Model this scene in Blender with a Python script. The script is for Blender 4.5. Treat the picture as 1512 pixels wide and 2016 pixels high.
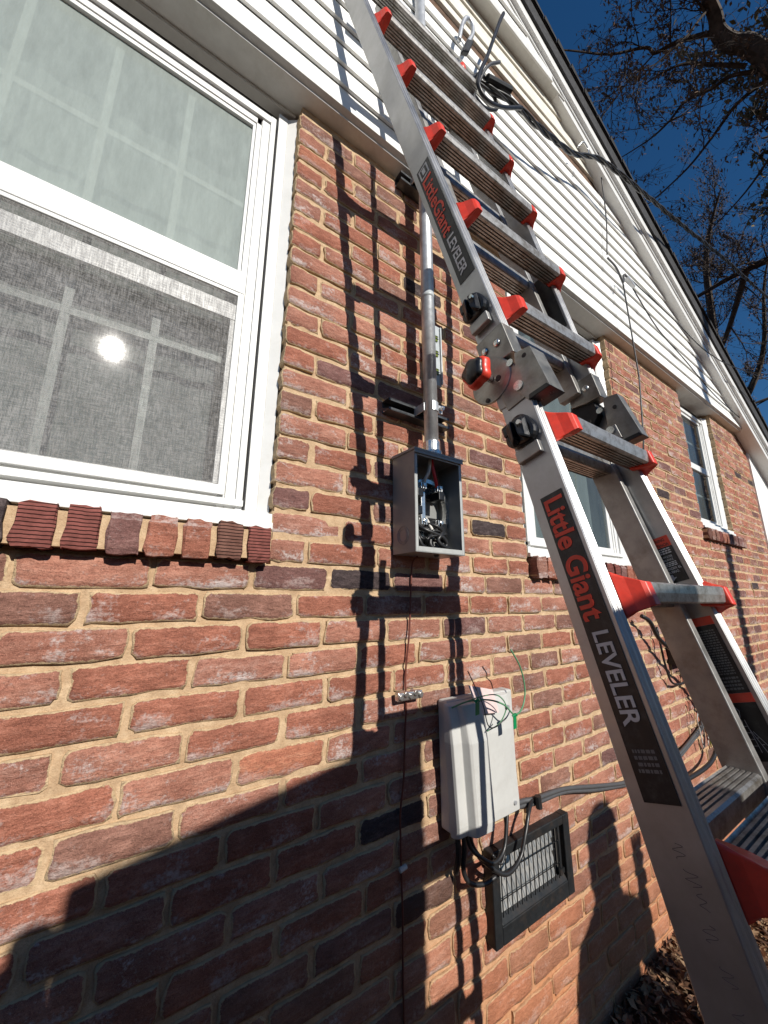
import bpy, math, random
from mathutils import Vector, Matrix, noise
R = math.radians
scene = bpy.context.scene
for o in list(bpy.data.objects): bpy.data.objects.remove(o)
COL = scene.collection

# ------------------------------------------------------------------ camera
CAM = Vector((0.0, -0.9153, -0.0149)); YAW, PIT, ROL, FPX = 0.59711, 0.227199, 0.002875, 743.7
Fw = Vector((math.sin(YAW)*math.cos(PIT), math.cos(YAW)*math.cos(PIT), math.sin(PIT)))
Rt = Vector((math.cos(YAW), -math.sin(YAW), 0)); Up = Rt.cross(Fw)
Rr = Rt*math.cos(ROL)+Up*math.sin(ROL); Ur = Up*math.cos(ROL)-Rt*math.sin(ROL)
cam = bpy.data.cameras.new('camera'); cam_o = bpy.data.objects.new('camera', cam); COL.objects.link(cam_o)
cam.sensor_fit = 'HORIZONTAL'; cam.sensor_width = 36; cam.lens = 36*FPX/1512
cam.clip_start = 0.01; cam.clip_end = 3000
M = Matrix((Rr, Ur, -Fw)).transposed().to_4x4(); M.translation = CAM
cam_o.matrix_world = M; scene.camera = cam_o

# ------------------------------------------------------------------ light
SL = Vector((-0.04, 1.0, -0.57)).normalized()            # direction the sunlight travels
el = math.asin(-SL.z); az = math.atan2(-SL.x, -SL.y)
world = bpy.data.worlds.new('World'); scene.world = world; world.use_nodes = True
wn = world.node_tree.nodes; wl = world.node_tree.links
sky = wn.new('ShaderNodeTexSky'); sky.sky_type = 'NISHITA'; sky.sun_disc = False
sky.sun_elevation = el; sky.sun_rotation = az; sky.air_density = 1.0; sky.dust_density = 0.0; sky.ozone_density = 5.0
bg = wn['Background']; bg.inputs[1].default_value = 0.068; hs = wn.new('ShaderNodeHueSaturation'); hs.inputs['Saturation'].default_value = 1.2; wl.new(sky.outputs[0], hs.inputs['Color']); wl.new(hs.outputs[0], bg.inputs[0])
sun = bpy.data.lights.new('sun', 'SUN'); sun.energy = 4.8; sun.angle = R(0.5); sun.color = (1.0, 0.95, 0.87)
sun_o = bpy.data.objects.new('sun', sun); COL.objects.link(sun_o); sun_o.rotation_euler = SL.to_track_quat('-Z', 'Y').to_euler()
vs = scene.view_settings; vs.view_transform = 'Standard'; vs.look = 'None'; vs.exposure = 0.22; vs.gamma = 1.0
vs.use_curve_mapping = False
scene.render.engine = 'CYCLES'; scene.cycles.max_bounces = 6; scene.cycles.transparent_max_bounces = 16

# ------------------------------------------------------------------ helpers
def tag(o, label=None, cat=None, group=None, kind=None):
    if label: o['label'] = label
    if cat: o['category'] = cat
    if group: o['group'] = group
    if kind: o['kind'] = kind
    return o
def wloc(o):
    v = Vector((0, 0, 0))
    while o: v += o.location; o = o.parent
    return v
def thing(name, label, cat, loc=(0, 0, 0), group=None):
    o = bpy.data.objects.new(name, None); COL.objects.link(o); o.location = loc; o.empty_display_size = .1
    return tag(o, label, cat, group)
class MB:
    def __init__(s): s.v = []; s.f = []; s.m = []
    def add(s, vs, fs, mi=0):
        n = len(s.v); s.v += [tuple(v) for v in vs]; s.f += [tuple(i+n for i in f) for f in fs]; s.m += [mi]*len(fs); return s
    def box(s, a, b, mi=0):
        (x0, y0, z0), (x1, y1, z1) = a, b
        x0, x1 = sorted((x0, x1)); y0, y1 = sorted((y0, y1)); z0, z1 = sorted((z0, z1))
        return s.add([(x0,y0,z0),(x1,y0,z0),(x1,y1,z0),(x0,y1,z0),(x0,y0,z1),(x1,y0,z1),(x1,y1,z1),(x0,y1,z1)],
                     [(0,3,2,1),(4,5,6,7),(0,1,5,4),(1,2,6,5),(2,3,7,6),(3,0,4,7)], mi)
    def obox(s, c, X, Y, Z, mi=0):
        c, X, Y, Z = Vector(c), Vector(X), Vector(Y), Vector(Z)
        vs = [c+X*a+Y*b+Z*d for d in (-1, 1) for a, b in ((-1,-1),(1,-1),(1,1),(-1,1))]
        return s.add(vs, [(0,3,2,1),(4,5,6,7),(0,1,5,4),(1,2,6,5),(2,3,7,6),(3,0,4,7)], mi)
    def loft(s, rings, cap=True, mi=0):
        n = len(rings[0]); vs = [p for r in rings for p in r]; fs = []
        for i in range(len(rings)-1):
            for j in range(n):
                k = (j+1) % n; fs.append((i*n+j, i*n+k, (i+1)*n+k, (i+1)*n+j))
        if cap: fs.append(tuple(range(n))[::-1]); fs.append(tuple((len(rings)-1)*n+j for j in range(n)))
        return s.add(vs, fs, mi)
    def tube(s, pts, r, n=8, mi=0, cap=True):
        pts = [Vector(p) for p in pts]; rs = r if isinstance(r, (list, tuple)) else [r]*len(pts)
        rings = []; u = None
        for i, p in enumerate(pts):
            d = (pts[min(i+1, len(pts)-1)]-pts[max(i-1, 0)])
            if d.length < 1e-9: d = Vector((0, 0, 1))
            d.normalize()
            if u is None: u = d.orthogonal().normalized()
            u = (u-d*u.dot(d)); u = u.normalized() if u.length > 1e-6 else d.orthogonal().normalized()
            w = d.cross(u)
            rings.append([p+(u*math.cos(2*math.pi*j/n)+w*math.sin(2*math.pi*j/n))*rs[i] for j in range(n)])
        return s.loft(rings, cap, mi)
    def prism(s, poly, d, mi=0):
        poly = [Vector(p) for p in poly]; d = Vector(d)
        return s.loft([poly, [p+d for p in poly]], True, mi)
    def build(s, name, mats, parent=None, smooth=False, bevel=0, label=None, kind=None, segs=2):
        me = bpy.data.meshes.new(name); off = wloc(parent) if parent else Vector((0, 0, 0))
        me.from_pydata([Vector(v)-off for v in s.v], [], s.f)
        for m in (mats if isinstance(mats, (list, tuple)) else [mats]): me.materials.append(m)
        me.polygons.foreach_set('material_index', s.m)
        if smooth: me.polygons.foreach_set('use_smooth', [True]*len(me.polygons))
        me.update()
        o = bpy.data.objects.new(name, me); COL.objects.link(o)
        if parent: o.parent = parent
        if bevel:
            b = o.modifiers.new('bevel', 'BEVEL'); b.width = bevel; b.segments = segs; b.limit_method = 'ANGLE'; b.angle_limit = R(35)
        if smooth == 'auto':
            pass
        if label: o['label'] = label
        if kind: o['kind'] = kind
        return o
def catmull(P, n=8):
    P = [Vector(p) for p in P]; Q = [P[0]*2-P[1]]+P+[P[-1]*2-P[-2]]; out = []
    for i in range(1, len(Q)-2):
        a, b, c, d = Q[i-1:i+3]
        for k in range(n):
            t = k/n; out.append(.5*((2*b)+(c-a)*t+(2*a-5*b+4*c-d)*t*t+(3*b-a-3*c+d)*t**3))
    return out+[P[-1]]
def px(p):
    v = Vector(p)-CAM; z = v.dot(Fw)
    if z <= .02: return None
    return 756+FPX*v.dot(Rr)/z, 1008-FPX*v.dot(Ur)/z, z

# ------------------------------------------------------------------ materials
class NT:
    def __init__(s, name):
        s.m = bpy.data.materials.new(name); s.m.use_nodes = True; s.n = s.m.node_tree.nodes; s.l = s.m.node_tree.links
        s.b = s.n['Principled BSDF']; s.out = s.n['Material Output']
        s.geo = s.n.new('ShaderNodeNewGeometry'); s.pos = s.geo.outputs['Position']
    def noise(s, scale, detail=4, rough=.6, vec=None, stretch=None):
        t = s.n.new('ShaderNodeTexNoise'); t.inputs['Scale'].default_value = scale; t.inputs['Detail'].default_value = detail; t.inputs['Roughness'].default_value = rough
        v = vec or s.pos
        if stretch:
            mp = s.n.new('ShaderNodeMapping'); mp.inputs['Scale'].default_value = stretch; s.l.new(v, mp.inputs[0]); v = mp.outputs[0]
        s.l.new(v, t.inputs['Vector']); return t.outputs['Fac']
    def ramp(s, fac, stops):
        r = s.n.new('ShaderNodeValToRGB'); e = r.color_ramp.elements
        while len(e) < len(stops): e.new(.5)
        for el_, (p, c) in zip(e, stops):
            el_.position = p; el_.color = (*c, 1) if isinstance(c, (tuple, list)) else (c, c, c, 1)
        s.l.new(fac, r.inputs[0]); return r.outputs[0]
    def mix(s, f, a, b, mode='MIX'):
        x = s.n.new('ShaderNodeMix'); x.data_type = 'RGBA'; x.blend_type = mode
        for sock, v in ((x.inputs[0], f), (x.inputs[6], a), (x.inputs[7], b)):
            if isinstance(v, (int, float)): sock.default_value = v
            elif isinstance(v, (tuple, list)): sock.default_value = (*v, 1)
            else: s.l.new(v, sock)
        return x.outputs[2]
    def math(s, op, a, b=0.0):
        x = s.n.new('ShaderNodeMath'); x.operation = op
        for sock, v in ((x.inputs[0], a), (x.inputs[1], b)):
            if isinstance(v, (int, float)): sock.default_value = v
            else: s.l.new(v, sock)
        return x.outputs[0]
    def bump(s, h, strength=.5, dist=.002, prev=None):
        b = s.n.new('ShaderNodeBump'); b.inputs['Strength'].default_value = strength; b.inputs['Distance'].default_value = dist
        s.l.new(h, b.inputs['Height'])
        if prev: s.l.new(prev, b.inputs['Normal'])
        return b.outputs[0]
    def set(s, base=None, rough=None, metal=None, normal=None, spec=None, **k):
        for key, v in (('Base Color', base), ('Roughness', rough), ('Metallic', metal), ('Normal', normal), ('Specular IOR Level', spec)):
            if v is None: continue
            sock = s.b.inputs[key]
            if isinstance(v, (tuple, list)): sock.default_value = (*v, 1)
            elif isinstance(v, (int, float)): sock.default_value = v
            else: s.l.new(v, sock)
        return s.m
def clay(t, base, amount=.8):
    # red clay rain-splashed on the foot of the wall
    z = t.n.new('ShaderNodeSeparateXYZ'); t.l.new(t.pos, z.inputs[0]); h = t.math('ADD', z.outputs[2], t.math('MULTIPLY', t.noise(3.5, 6, .7), .55))
    f = t.ramp(t.math('MULTIPLY', t.math('ADD', h, 1.2), 1.0), [(.24, amount), (.52, amount*.5), (.86, 0.0)])
    return t.mix(f, base, t.mix(t.noise(60, 4, .7), (.36, .135, .06), (.56, .25, .12)))
def rnd_obj(t):
    oi = t.n.new('ShaderNodeObjectInfo'); return oi.outputs['Random']

def brick_mat(name, c1, c2, c3, bloom=.5):
    t = NT(name)
    big = t.noise(7, 3, .55); fine = t.noise(260, 3, .7); mid = t.noise(45, 5, .7, stretch=(.55, 1, 1.6)); sandy = t.noise(900, 2, .6)
    base = t.ramp(mid, [(.33, c2), (.5, c1), (.66, c3)])
    base = t.mix(t.ramp(big, [(.4, 0.0), (.62, .55)]), base, tuple(x*.62 for x in c2))
    base = t.mix(t.ramp(fine, [(.35, .45), (.5, 0.0)]), base, tuple(x*.35 for x in c2))
    base = t.mix(t.ramp(sandy, [(.56, 0.0), (.74, .5)]), base, tuple(min(1, x*1.9+.03) for x in c3))
    # lime bloom, heavier on some parts of the wall
    b1 = t.noise(11, 5, .65, stretch=(.8, 1, 1.7)); b2 = t.noise(120, 4, .75)
    z = t.n.new('ShaderNodeSeparateXYZ'); t.l.new(t.pos, z.inputs[0])
    fr = t.math('FRACT', t.math('DIVIDE', t.math('ADD', z.outputs[2], 20.31), .0677))   # 0 at the brick foot
    low = t.ramp(fr, [(.0, .17), (.55, .02), (.85, .0), (1.0, .05)])
    bl = t.math('ADD', t.math('MULTIPLY', b1, t.math('ADD', b2, .45)), low)
    bl = t.ramp(bl, [(.56, 0.0), (.70, bloom), (.82, bloom*1.4)])
    base = t.mix(bl, base, (.52, .43, .40))
    crack = t.noise(38, 6, .8, stretch=(.35, 1, 1.9)); ck = t.ramp(crack, [(.485, 1.0), (.5, .0), (.515, 1.0)])
    n = t.bump(mid, 1.0, .006); n = t.bump(t.noise(110, 4, .7), .8, .0025, n); n = t.bump(fine, .7, .0014, n); n = t.bump(ck, .5, .002, n); n = t.bump(sandy, .5, .0005, n)
    at = t.n.new('ShaderNodeAttribute'); at.attribute_name = 'edge'
    sm = t.math('ADD', t.math('MULTIPLY', at.outputs['Fac'], .60), t.math('MULTIPLY', t.noise(48, 6, .8), .80))
    smr = t.ramp(sm, [(.79, 0.0), (.85, .92)]); base = t.mix(smr, base, t.mix(t.noise(30, 4), (.50, .36, .21), (.66, .50, .31)))
    n = t.bump(smr, .6, .0015, n); base = clay(t, base, .62)
    return t.set(base, .92, 0, n, .2)
BR = [brick_mat('brick_red', (.37,.142,.092), (.27,.10,.066), (.48,.21,.145), .6),
      brick_mat('brick_rose', (.42,.19,.132), (.32,.13,.09), (.51,.26,.19), .85),
      brick_mat('brick_brown', (.27,.135,.10), (.19,.09,.068), (.36,.19,.145), .5),
      brick_mat('brick_plum', (.205,.10,.088), (.14,.068,.06), (.27,.15,.13), .4),
      brick_mat('brick_charcoal', (.07,.05,.05), (.045,.033,.034), (.12,.09,.088), .12),
      brick_mat('brick_orange', (.42,.165,.10), (.33,.12,.075), (.50,.23,.145), .35),
      brick_mat('brick_dusty', (.38,.175,.125), (.29,.12,.085), (.48,.27,.21), 1.1)]
def ribbed_mat(name, c1, c2):
    t = NT(name); z = t.n.new('ShaderNodeSeparateXYZ'); t.l.new(t.pos, z.inputs[0])
    wob = t.noise(60, 3, .6, stretch=(1, 1, .3)); zz = t.math('ADD', z.outputs[2], t.math('MULTIPLY', wob, .003))
    fr = t.math('FRACT', t.math('DIVIDE', zz, .0072)); g = t.ramp(fr, [(.0, 0.0), (.10, 0.0), (.22, 1.0), (.95, 1.0), (1.0, .0)])
    f = t.noise(200, 4, .7); base = t.ramp(t.noise(50, 4), [(.35, c2), (.65, c1)]); base = t.mix(g, tuple(x*.25 for x in c2), base)
    return t.set(base, .9, 0, t.bump(f, .5, .0008, t.bump(g, 1.0, .003)), .2)
RIB = [ribbed_mat('ribbed_red', (.25,.085,.07), (.16,.055,.045)), ribbed_mat('ribbed_brown', (.20,.10,.075), (.13,.06,.045))]
t = NT('mortar'); f = t.noise(420, 4, .8); m_ = t.noise(30, 5, .7); lump = t.noise(90, 4, .7)
base = t.ramp(m_, [(.3, (.38,.25,.15)), (.5, (.50,.35,.215)), (.7, (.62,.46,.295))]); base = t.mix(t.ramp(f, [(.35,.5),(.5,0.0)]), base, (.25,.15,.08))
base = clay(t, base, .85)
MORTAR = t.set(base, .95, 0, t.bump(f, .7, .001, t.bump(lump, .8, .004)), .15)
def plain(name, c, rough=.5, metal=0, var=.08, sc=30, bump=0, spec=.5, dirt=None):
    t = NT(name); n = t.noise(sc, 5, .65)
    base = t.mix(t.ramp(n, [(.35, 1.0), (.65, 0.0)]), c, tuple(x*(1-var*2) for x in c))
    if dirt: base = t.mix(t.ramp(t.noise(dirt[1], 6, .75), [(.5, 0.0), (.72, dirt[2])]), base, dirt[0])
    nn = t.bump(t.noise(sc*8, 4, .6), bump, .001) if bump else None
    rr = t.ramp(t.noise(sc*2.3, 4, .6), [(.3, max(0, rough-.07)), (.7, min(1, rough+.1))])
    return t.set(base, rr, metal, nn, spec)
t = NT('vinyl_siding'); gr = t.noise(90, 5, .7, stretch=(.12, 1, 1)); d = t.noise(5, 5, .7, stretch=(.5, 1, 2.5))
base = t.mix(t.ramp(d, [(.45, 0.0), (.75, .35)]), (.83,.83,.80), (.70,.69,.64)); base = t.mix(t.ramp(gr, [(.5, 0.0), (.75, .18)]), base, (.6,.6,.58))
SIDING = t.set(base, .55, 0, t.bump(gr, .35, .0008, t.bump(t.noise(2.2, 3, .5, stretch=(.6,1,1.5)), .5, .008)), .4)
WHITE = plain('white_vinyl', (.72,.72,.70), .4, var=.03, sc=12, dirt=((.5,.48,.42), 14, .25))
MUNT = plain('muntin_grey', (.50,.50,.48), .6)
CREAM = plain('cream_trim', (.74,.71,.62), .6, var=.05, dirt=((.4,.36,.28), 9, .4))
SOFFIT = plain('soffit_white', (.62,.62,.59), .6, var=.04, dirt=((.35,.33,.28), 10, .35))
GAP = plain('dark_gap', (.05,.045,.04), .8)
WOOD = plain('exposed_wood', (.16,.085,.045), .85, var=.25, sc=25, bump=.4, dirt=((.03,.02,.015), 12, .8))
ROOF = plain('shingle_dark', (.045,.045,.047), .9, var=.25, sc=40, bump=.6)
t = NT('ladder_aluminum'); br = t.noise(160, 4, .7, stretch=(1, 1, .06)); sc = t.noise(12, 6, .75)
base = t.mix(t.ramp(sc, [(.4, 0.0), (.72, .6)]), (.45,.45,.45), (.30,.295,.28))
ALU = t.set(base, t.ramp(t.noise(9, 5, .7), [(.3, .33), (.7, .52)]), .82, t.bump(br, .12, .0005), .5)
ALUD = plain('ladder_dull_aluminum', (.42,.41,.39), .45, .75, var=.15, sc=14, dirt=((.2,.17,.13), 30, .5))
t = NT('groove_aluminum'); base = t.mix(t.ramp(t.noise(40, 6, .8), [(.45, 0.0), (.65, .8)]), (.42,.41,.39), (.13,.105,.075))
ALUG = t.set(base, .42, .75, t.bump(t.noise(300, 3), .2, .0005), .5)
GALV = plain('galvanized_steel', (.60,.62,.64), .42, .6, var=.12, sc=35)
STEEL = plain('hinge_steel', (.36,.35,.32), .42, .8, var=.2, sc=16, dirt=((.16,.13,.09), 25, .5))
ZINC = plain('zinc', (.7,.7,.68), .25, .9, var=.1)
BLACKP = plain('black_plastic', (.012,.012,.013), .32, var=.2)
BLACKM = plain('black_paint_metal', (.014,.016,.018), .5, var=.2, spec=.35, dirt=((.07,.045,.03), 22, .35))
STRUT = plain('strut_channel_metal', (.10,.105,.11), .35, .6, var=.2)
RED = plain('red_plastic', (.74,.055,.028), .38, var=.08, sc=60, dirt=((.3,.05,.04), 90, .3))
BOXG = plain('meter_box_paint', (.27,.275,.27), .38, .1, var=.05)
RIMG = plain('meter_rim', (.42,.43,.42), .35)
BOXI = plain('meter_box_inside', (.17,.18,.18), .45, .1, var=.05)
NIDG = plain('grey_box_plastic', (.50,.50,.48), .55, var=.05, sc=8, dirt=((.36,.34,.31), 25, .3))
DECAL = plain('decal_black', (.012,.012,.013), .38, var=.1, dirt=((.10,.10,.10), 60, .35))
DRED = plain('decal_red', (.78,.07,.035), .5)
DWHITE = plain('decal_white', (.62,.62,.62), .5)
DGREY = plain('decal_grey', (.16,.16,.16), .5)
CABLE = plain('black_cable', (.018,.018,.019), .38)
GCABLE = plain('grey_cable', (.075,.075,.078), .42)
COPPER = plain('copper_wire', (.16,.045,.03), .5, .3)
GREEN = plain('green_tag', (.0,.23,.075), .4)
GWIRE = plain('green_wire', (.09,.26,.13), .45)
WWIRE = plain('white_wire', (.62,.60,.55), .45)
RWIRE = plain('red_wire', (.55,.02,.03), .4)
PAPER = plain('pink_paper', (.66,.50,.48), .8)
YEL = plain('yellow_vial', (.16,.20,.03), .2)
LEVELM = plain('level_body', (.46,.50,.52), .4)
INK = plain('ink', (.10,.10,.12), .6)
BARK = plain('bark', (.085,.065,.05), .95, var=.35, sc=10, bump=.7)
LEAFD = plain('leaf_brown', (.19,.105,.055), .8, var=.4, sc=2)
LEAFO = plain('leaf_olive', (.17,.13,.045), .8, var=.3, sc=2)
LITTER = [plain('litter_tan', (.42,.27,.15), .85, var=.3, sc=30), plain('litter_brown', (.24,.12,.06), .85, var=.3, sc=30), plain('litter_dark', (.10,.05,.03), .9, var=.3, sc=30)]
t = NT('red_soil'); base = t.ramp(t.noise(9, 8, .75), [(.3, (.06,.028,.016)), (.5, (.12,.056,.032)), (.7, (.18,.09,.052))])
SOIL = t.set(base, .95, 0, t.bump(t.noise(40, 8, .8), 1.0, .03), .1)
t = NT('lawn'); base = t.ramp(t.noise(3, 8, .75), [(.35, (.05,.055,.02)), (.6, (.14,.11,.06))]); LAWN = t.set(base, .95, 0, t.bump(t.noise(30, 6, .8), 1, .03), .1)
CURTAIN = plain('curtain', (.34,.36,.35), .9, var=.06, sc=6)
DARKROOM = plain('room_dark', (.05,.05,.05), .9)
def glass(name, tint, haze, hazecol, rough):
    t = NT(name); n, l = t.n, t.l; n.remove(t.b)
    tr = n.new('ShaderNodeBsdfTransparent'); tr.inputs[0].default_value = (*tint, 1)
    di = n.new('ShaderNodeBsdfDiffuse'); gl = n.new('ShaderNodeBsdfGlossy'); gl.inputs['Roughness'].default_value = rough
    streak = t.noise(22, 6, .75, stretch=(1.6, 1, .35)); l.new(t.ramp(streak, [(.3, tuple(x*.86 for x in hazecol)), (.7, hazecol)]), di.inputs[0])
    m1 = n.new('ShaderNodeMixShader'); l.new(tr.outputs[0], m1.inputs[1]); l.new(di.outputs[0], m1.inputs[2])
    l.new(t.ramp(streak, [(.25, max(0, haze-.06)), (.75, min(1, haze+.05))]), m1.inputs[0])
    fr = n.new('ShaderNodeFresnel'); fr.inputs[0].default_value = 1.52
    warp = t.bump(t.noise(1.8, 2, .4), .25, .01); l.new(warp, fr.inputs['Normal']); l.new(warp, gl.inputs['Normal'])
    m2 = n.new('ShaderNodeMixShader'); l.new(fr.outputs[0], m2.inputs[0]); l.new(m1.outputs[0], m2.inputs[1]); l.new(gl.outputs[0], m2.inputs[2]); l.new(m2.outputs[0], t.out.inputs[0]); return t.m
GL_UP = glass('upper_glass', (.8,.85,.82), .69, (.40,.45,.42), .10)
GL_LO = glass('lower_glass', (.75,.78,.77), .22, (.25,.25,.245), .042)
GL_FAR = glass('far_glass', (.6,.66,.66), .25, (.22,.25,.24), .05)
t = NT('insect_screen'); n, l = t.n, t.l; n.remove(t.b)
sp = n.new('ShaderNodeSeparateXYZ'); l.new(t.pos, sp.inputs[0])
def weave(ax, per):
    wob = t.math('MULTIPLY', t.noise(25, 3), .0012); return t.ramp(t.math('FRACT', t.math('DIVIDE', t.math('ADD', t.math('ADD', sp.outputs[ax], wob), 9.0), per)), [(.0, 1.0), (.30, 1.0), (.36, 0.0), (.98, 0.0), (1.0, 1.0)])
th = t.math('MAXIMUM', weave(0, .0021), weave(2, .0021))
irr = t.math('MULTIPLY', t.noise(420, 3, .7, stretch=(1, 1, .10)), t.noise(380, 3, .7, stretch=(.10, 1, 1)))
cov = t.math('ADD', t.math('MULTIPLY', th, .34), t.ramp(irr, [(.17, .0), (.36, .5)]))
di = n.new('ShaderNodeBsdfDiffuse'); l.new(t.ramp(t.noise(14, 5, .7), [(.3, (.25,.24,.23)), (.7, (.36,.35,.34))]), di.inputs[0]); tr = n.new('ShaderNodeBsdfTransparent')
ms = n.new('ShaderNodeMixShader'); l.new(cov, ms.inputs[0]); l.new(tr.outputs[0], ms.inputs[1]); l.new(di.outputs[0], ms.inputs[2]); l.new(ms.outputs[0], t.out.inputs[0]); SCREEN = t.m

# ------------------------------------------------------------------ ground
GZ = -1.385
g = MB(); N = 60
rnd = random.Random(5)
xs = [-1500, -200, -40, -10]+[-6+i*.16 for i in range(112)]+[14, 40, 200, 1500]
ys = [-1500, -200, -40, -10]+[-4.0+i*.16 for i in range(26)]+[2, 12, 60, 300, 1500]
def gh(x, y):
    return GZ+(.035*noise.noise(Vector((x*1.1, y*1.1, 0)))+.02*noise.noise(Vector((x*4, y*4, 3))) if abs(x) < 12 and -4.1 < y < .3 else 0)+max(0, 0)
g.add([(x, y, gh(x, y)) for y in ys for x in xs], [(j*len(xs)+i, j*len(xs)+i+1, (j+1)*len(xs)+i+1, (j+1)*len(xs)+i) for j in range(len(ys)-1) for i in range(len(xs)-1)])
tag(g.build('ground', SOIL, smooth=True), kind='structure')
lt = MB(); rl = random.Random(9)
for i in range(12000):
    if i < 8500: x = rl.uniform(.9, 3.4); y = -abs(rl.gauss(.0, .42))-.01
    else: x = rl.uniform(-2, 6.5); y = rl.uniform(-2.6, -.01)
    z = gh(x, y)+rl.uniform(.004, .03); a = rl.uniform(0, 6.28); tl = rl.gauss(0, .45); ln = rl.uniform(.007, .024); w = ln*rl.uniform(.12, .55)
    X = Vector((math.cos(a), math.sin(a), math.sin(tl)*.8)); Yv = Vector((-math.sin(a), math.cos(a), rl.gauss(0, .5)))
    c = Vector((x, y, z)); lt.add([c-X*ln, c-Yv*w, c+X*ln, c+Yv*w+Vector((0,0,.004))], [(0, 1, 2), (0, 2, 3)], rl.choice((0, 0, 1, 1, 2)))
tag(lt.build('leaf_litter', LITTER), 'dry tan leaves and mulch on the red soil at the foot of the wall', 'leaf litter', kind='stuff')

# ------------------------------------------------------------------ house
C_ = .0677
house = thing('brick_house', 'red brick house wall with white vinyl gable siding and three recessed windows', 'house', (2.0, .2, GZ))
W1 = (-.70, .286, .155); W2 = (1.312, 2.264, .155); W3 = (3.392, 4.10, .50)
XL, XR = -1.35, 5.09; ZT = 1.590
# mortar backing, split round the openings
mo = MB()
def mgrid(x0, x1, z0, z1, y=.0055):
    nx = max(1, int((x1-x0)/.03)); nz = max(1, int((z1-z0)/.03)); vs = []; fs = []
    for j in range(nz+1):
        for i in range(nx+1):
            x = x0+(x1-x0)*i/nx; z = z0+(z1-z0)*j/nz
            e = 0 if i in (0, nx) or j in (0, nz) else 1
            vs.append((x, y+e*.004*noise.noise(Vector((x*14, 0, z*14))), z))
    for j in range(nz):
        for i in range(nx): fs.append((j*(nx+1)+i, j*(nx+1)+i+1, (j+1)*(nx+1)+i+1, (j+1)*(nx+1)+i))
    mo.add(vs, fs)
    mo.box((x0+.0001, y+.001, z0), (x1-.0001, .20, z1))
mgrid(XL, XR, GZ-.15, .0677)
mgrid(XL, W1[0]-.006, .0677, ZT); mgrid(W1[1]+.006, W2[0]-.006, .0677, ZT); mgrid(W2[1]+.006, W3[0]-.006, .0677, ZT); mgrid(W3[1]+.006, XR, .0677, ZT)
mgrid(W3[0]-.006, W3[1]+.006, .0677, .406)
mo.build('mortar', MORTAR, house)
# brick layout
rb = random.Random(21); bricks = []
def run(k, x0, x1, phase, cl=False, cr=False):
    z1 = (23-k)*C_-.002; x = x0; P_ = .2032
    first = ((phase-x0) % P_); js = []
    nxt = x0+(first if first > .05 else first+P_)
    while nxt < x1-.045:
        js.append(nxt+rb.gauss(0, .0045)); nxt += P_+rb.gauss(0, .002)
    edges = [x0]+js+[x1]
    for i in range(len(edges)-1):
        a, b = edges[i], edges[i+1]; gl = rb.uniform(.003, .0070)
        bricks.append((a+(0 if i == 0 else gl), b-(0 if i == len(edges)-2 else rb.uniform(.003, .0070)), z1-rb.uniform(.0568, .0605), z1-rb.uniform(-.001, .002),
                       (i == 0 and cl), (i == len(edges)-2 and cr), k))
for k in range(0, 46):
    ztop = (23-k)*C_; odd = k % 2
    ph = .148 if odd else .045
    if k <= 21:
        run(k, XL, W1[0], W1[0]-(.1016 if odd else 0), cr=True)
        run(k, W1[1], W2[0], W1[1]+(.098 if odd else 0), True, True)
        if k <= 16:
            run(k, W2[1], W3[0], W2[1]+(0 if odd else .1), True, True); run(k, W3[1], XR, W3[1]+(.1 if odd else 0), True, True)
        else: run(k, W2[1], XR, W2[1]+(0 if odd else .1), True, True)
    elif k == 22:
        run(k, XL, XR, ph, cr=True)
    else: run(k, XL, XR, ph, cr=True)
def brick_mesh(L, H, D, seed, cl, cr, offs=(0,0,0)):
    r = random.Random(seed); nx, nz = 7, 3; vs = []; fs = []
    xr = [0, .055]+[.055+.89*(i/(nx-3)) for i in range(1, nx-3)]+[.945, 1]; zr = [0, .17, .5, .83, 1][:]; nz = len(zr); nx = len(xr)
    for j in range(nz):
        for i in range(nx):
            ex = i in (0, nx-1); ez = j in (0, nz-1); x = xr[i]*L; z = zr[j]*H; y = r.uniform(-.0018, .0018)
            if ez: z += r.gauss(0, .0017)
            if ex: x += r.gauss(0, .0019)
            if ex and ez:
                ch = r.choice((1, 1, 1, 2.6)); x += (.004 if i == 0 else -.004)*r.random()*ch; z += (.003 if j == 0 else -.003)*r.random()*ch
            if ex or ez: y += .0028+r.uniform(0, .0018)
            vs.append((x, y, z))
    fs = [(j*nx+i, j*nx+i+1, (j+1)*nx+i+1, (j+1)*nx+i) for j in range(nz-1) for i in range(nx-1)]
    per = [j for j in range(nx)]+[j*nx+nx-1 for j in range(1, nz)]+[(nz-1)*nx+i for i in range(nx-2, -1, -1)]+[j*nx for j in range(nz-2, 0, -1)]
    n = len(vs)
    for p in per: x, y, z = vs[p]; vs.append((x, D, z))
    m = len(per)
    for q in range(m): fs.append((per[q], n+q, n+(q+1) % m, per[(q+1) % m]))
    return [(a+offs[0], b+offs[1], c+offs[2]) for a, b, c in vs], fs
def edge_attr(me):
    nv = 35+20; a = me.attributes.new('edge', 'FLOAT', 'POINT'); one = [1.0 if (i % 7 in (0, 6) or i//7 in (0, 4)) else 0.0 for i in range(35)]+[1.0]*20
    a.data.foreach_set('value', one*(len(me.vertices)//nv))
def pick(r, k):
    w = r.random()
    if w < .38: return 0
    if w < .62: return 1
    if w < .74: return 2
    if w < .81: return 3
    if w < .82: return 4
    if w < .83: return 5
    return 6
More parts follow.
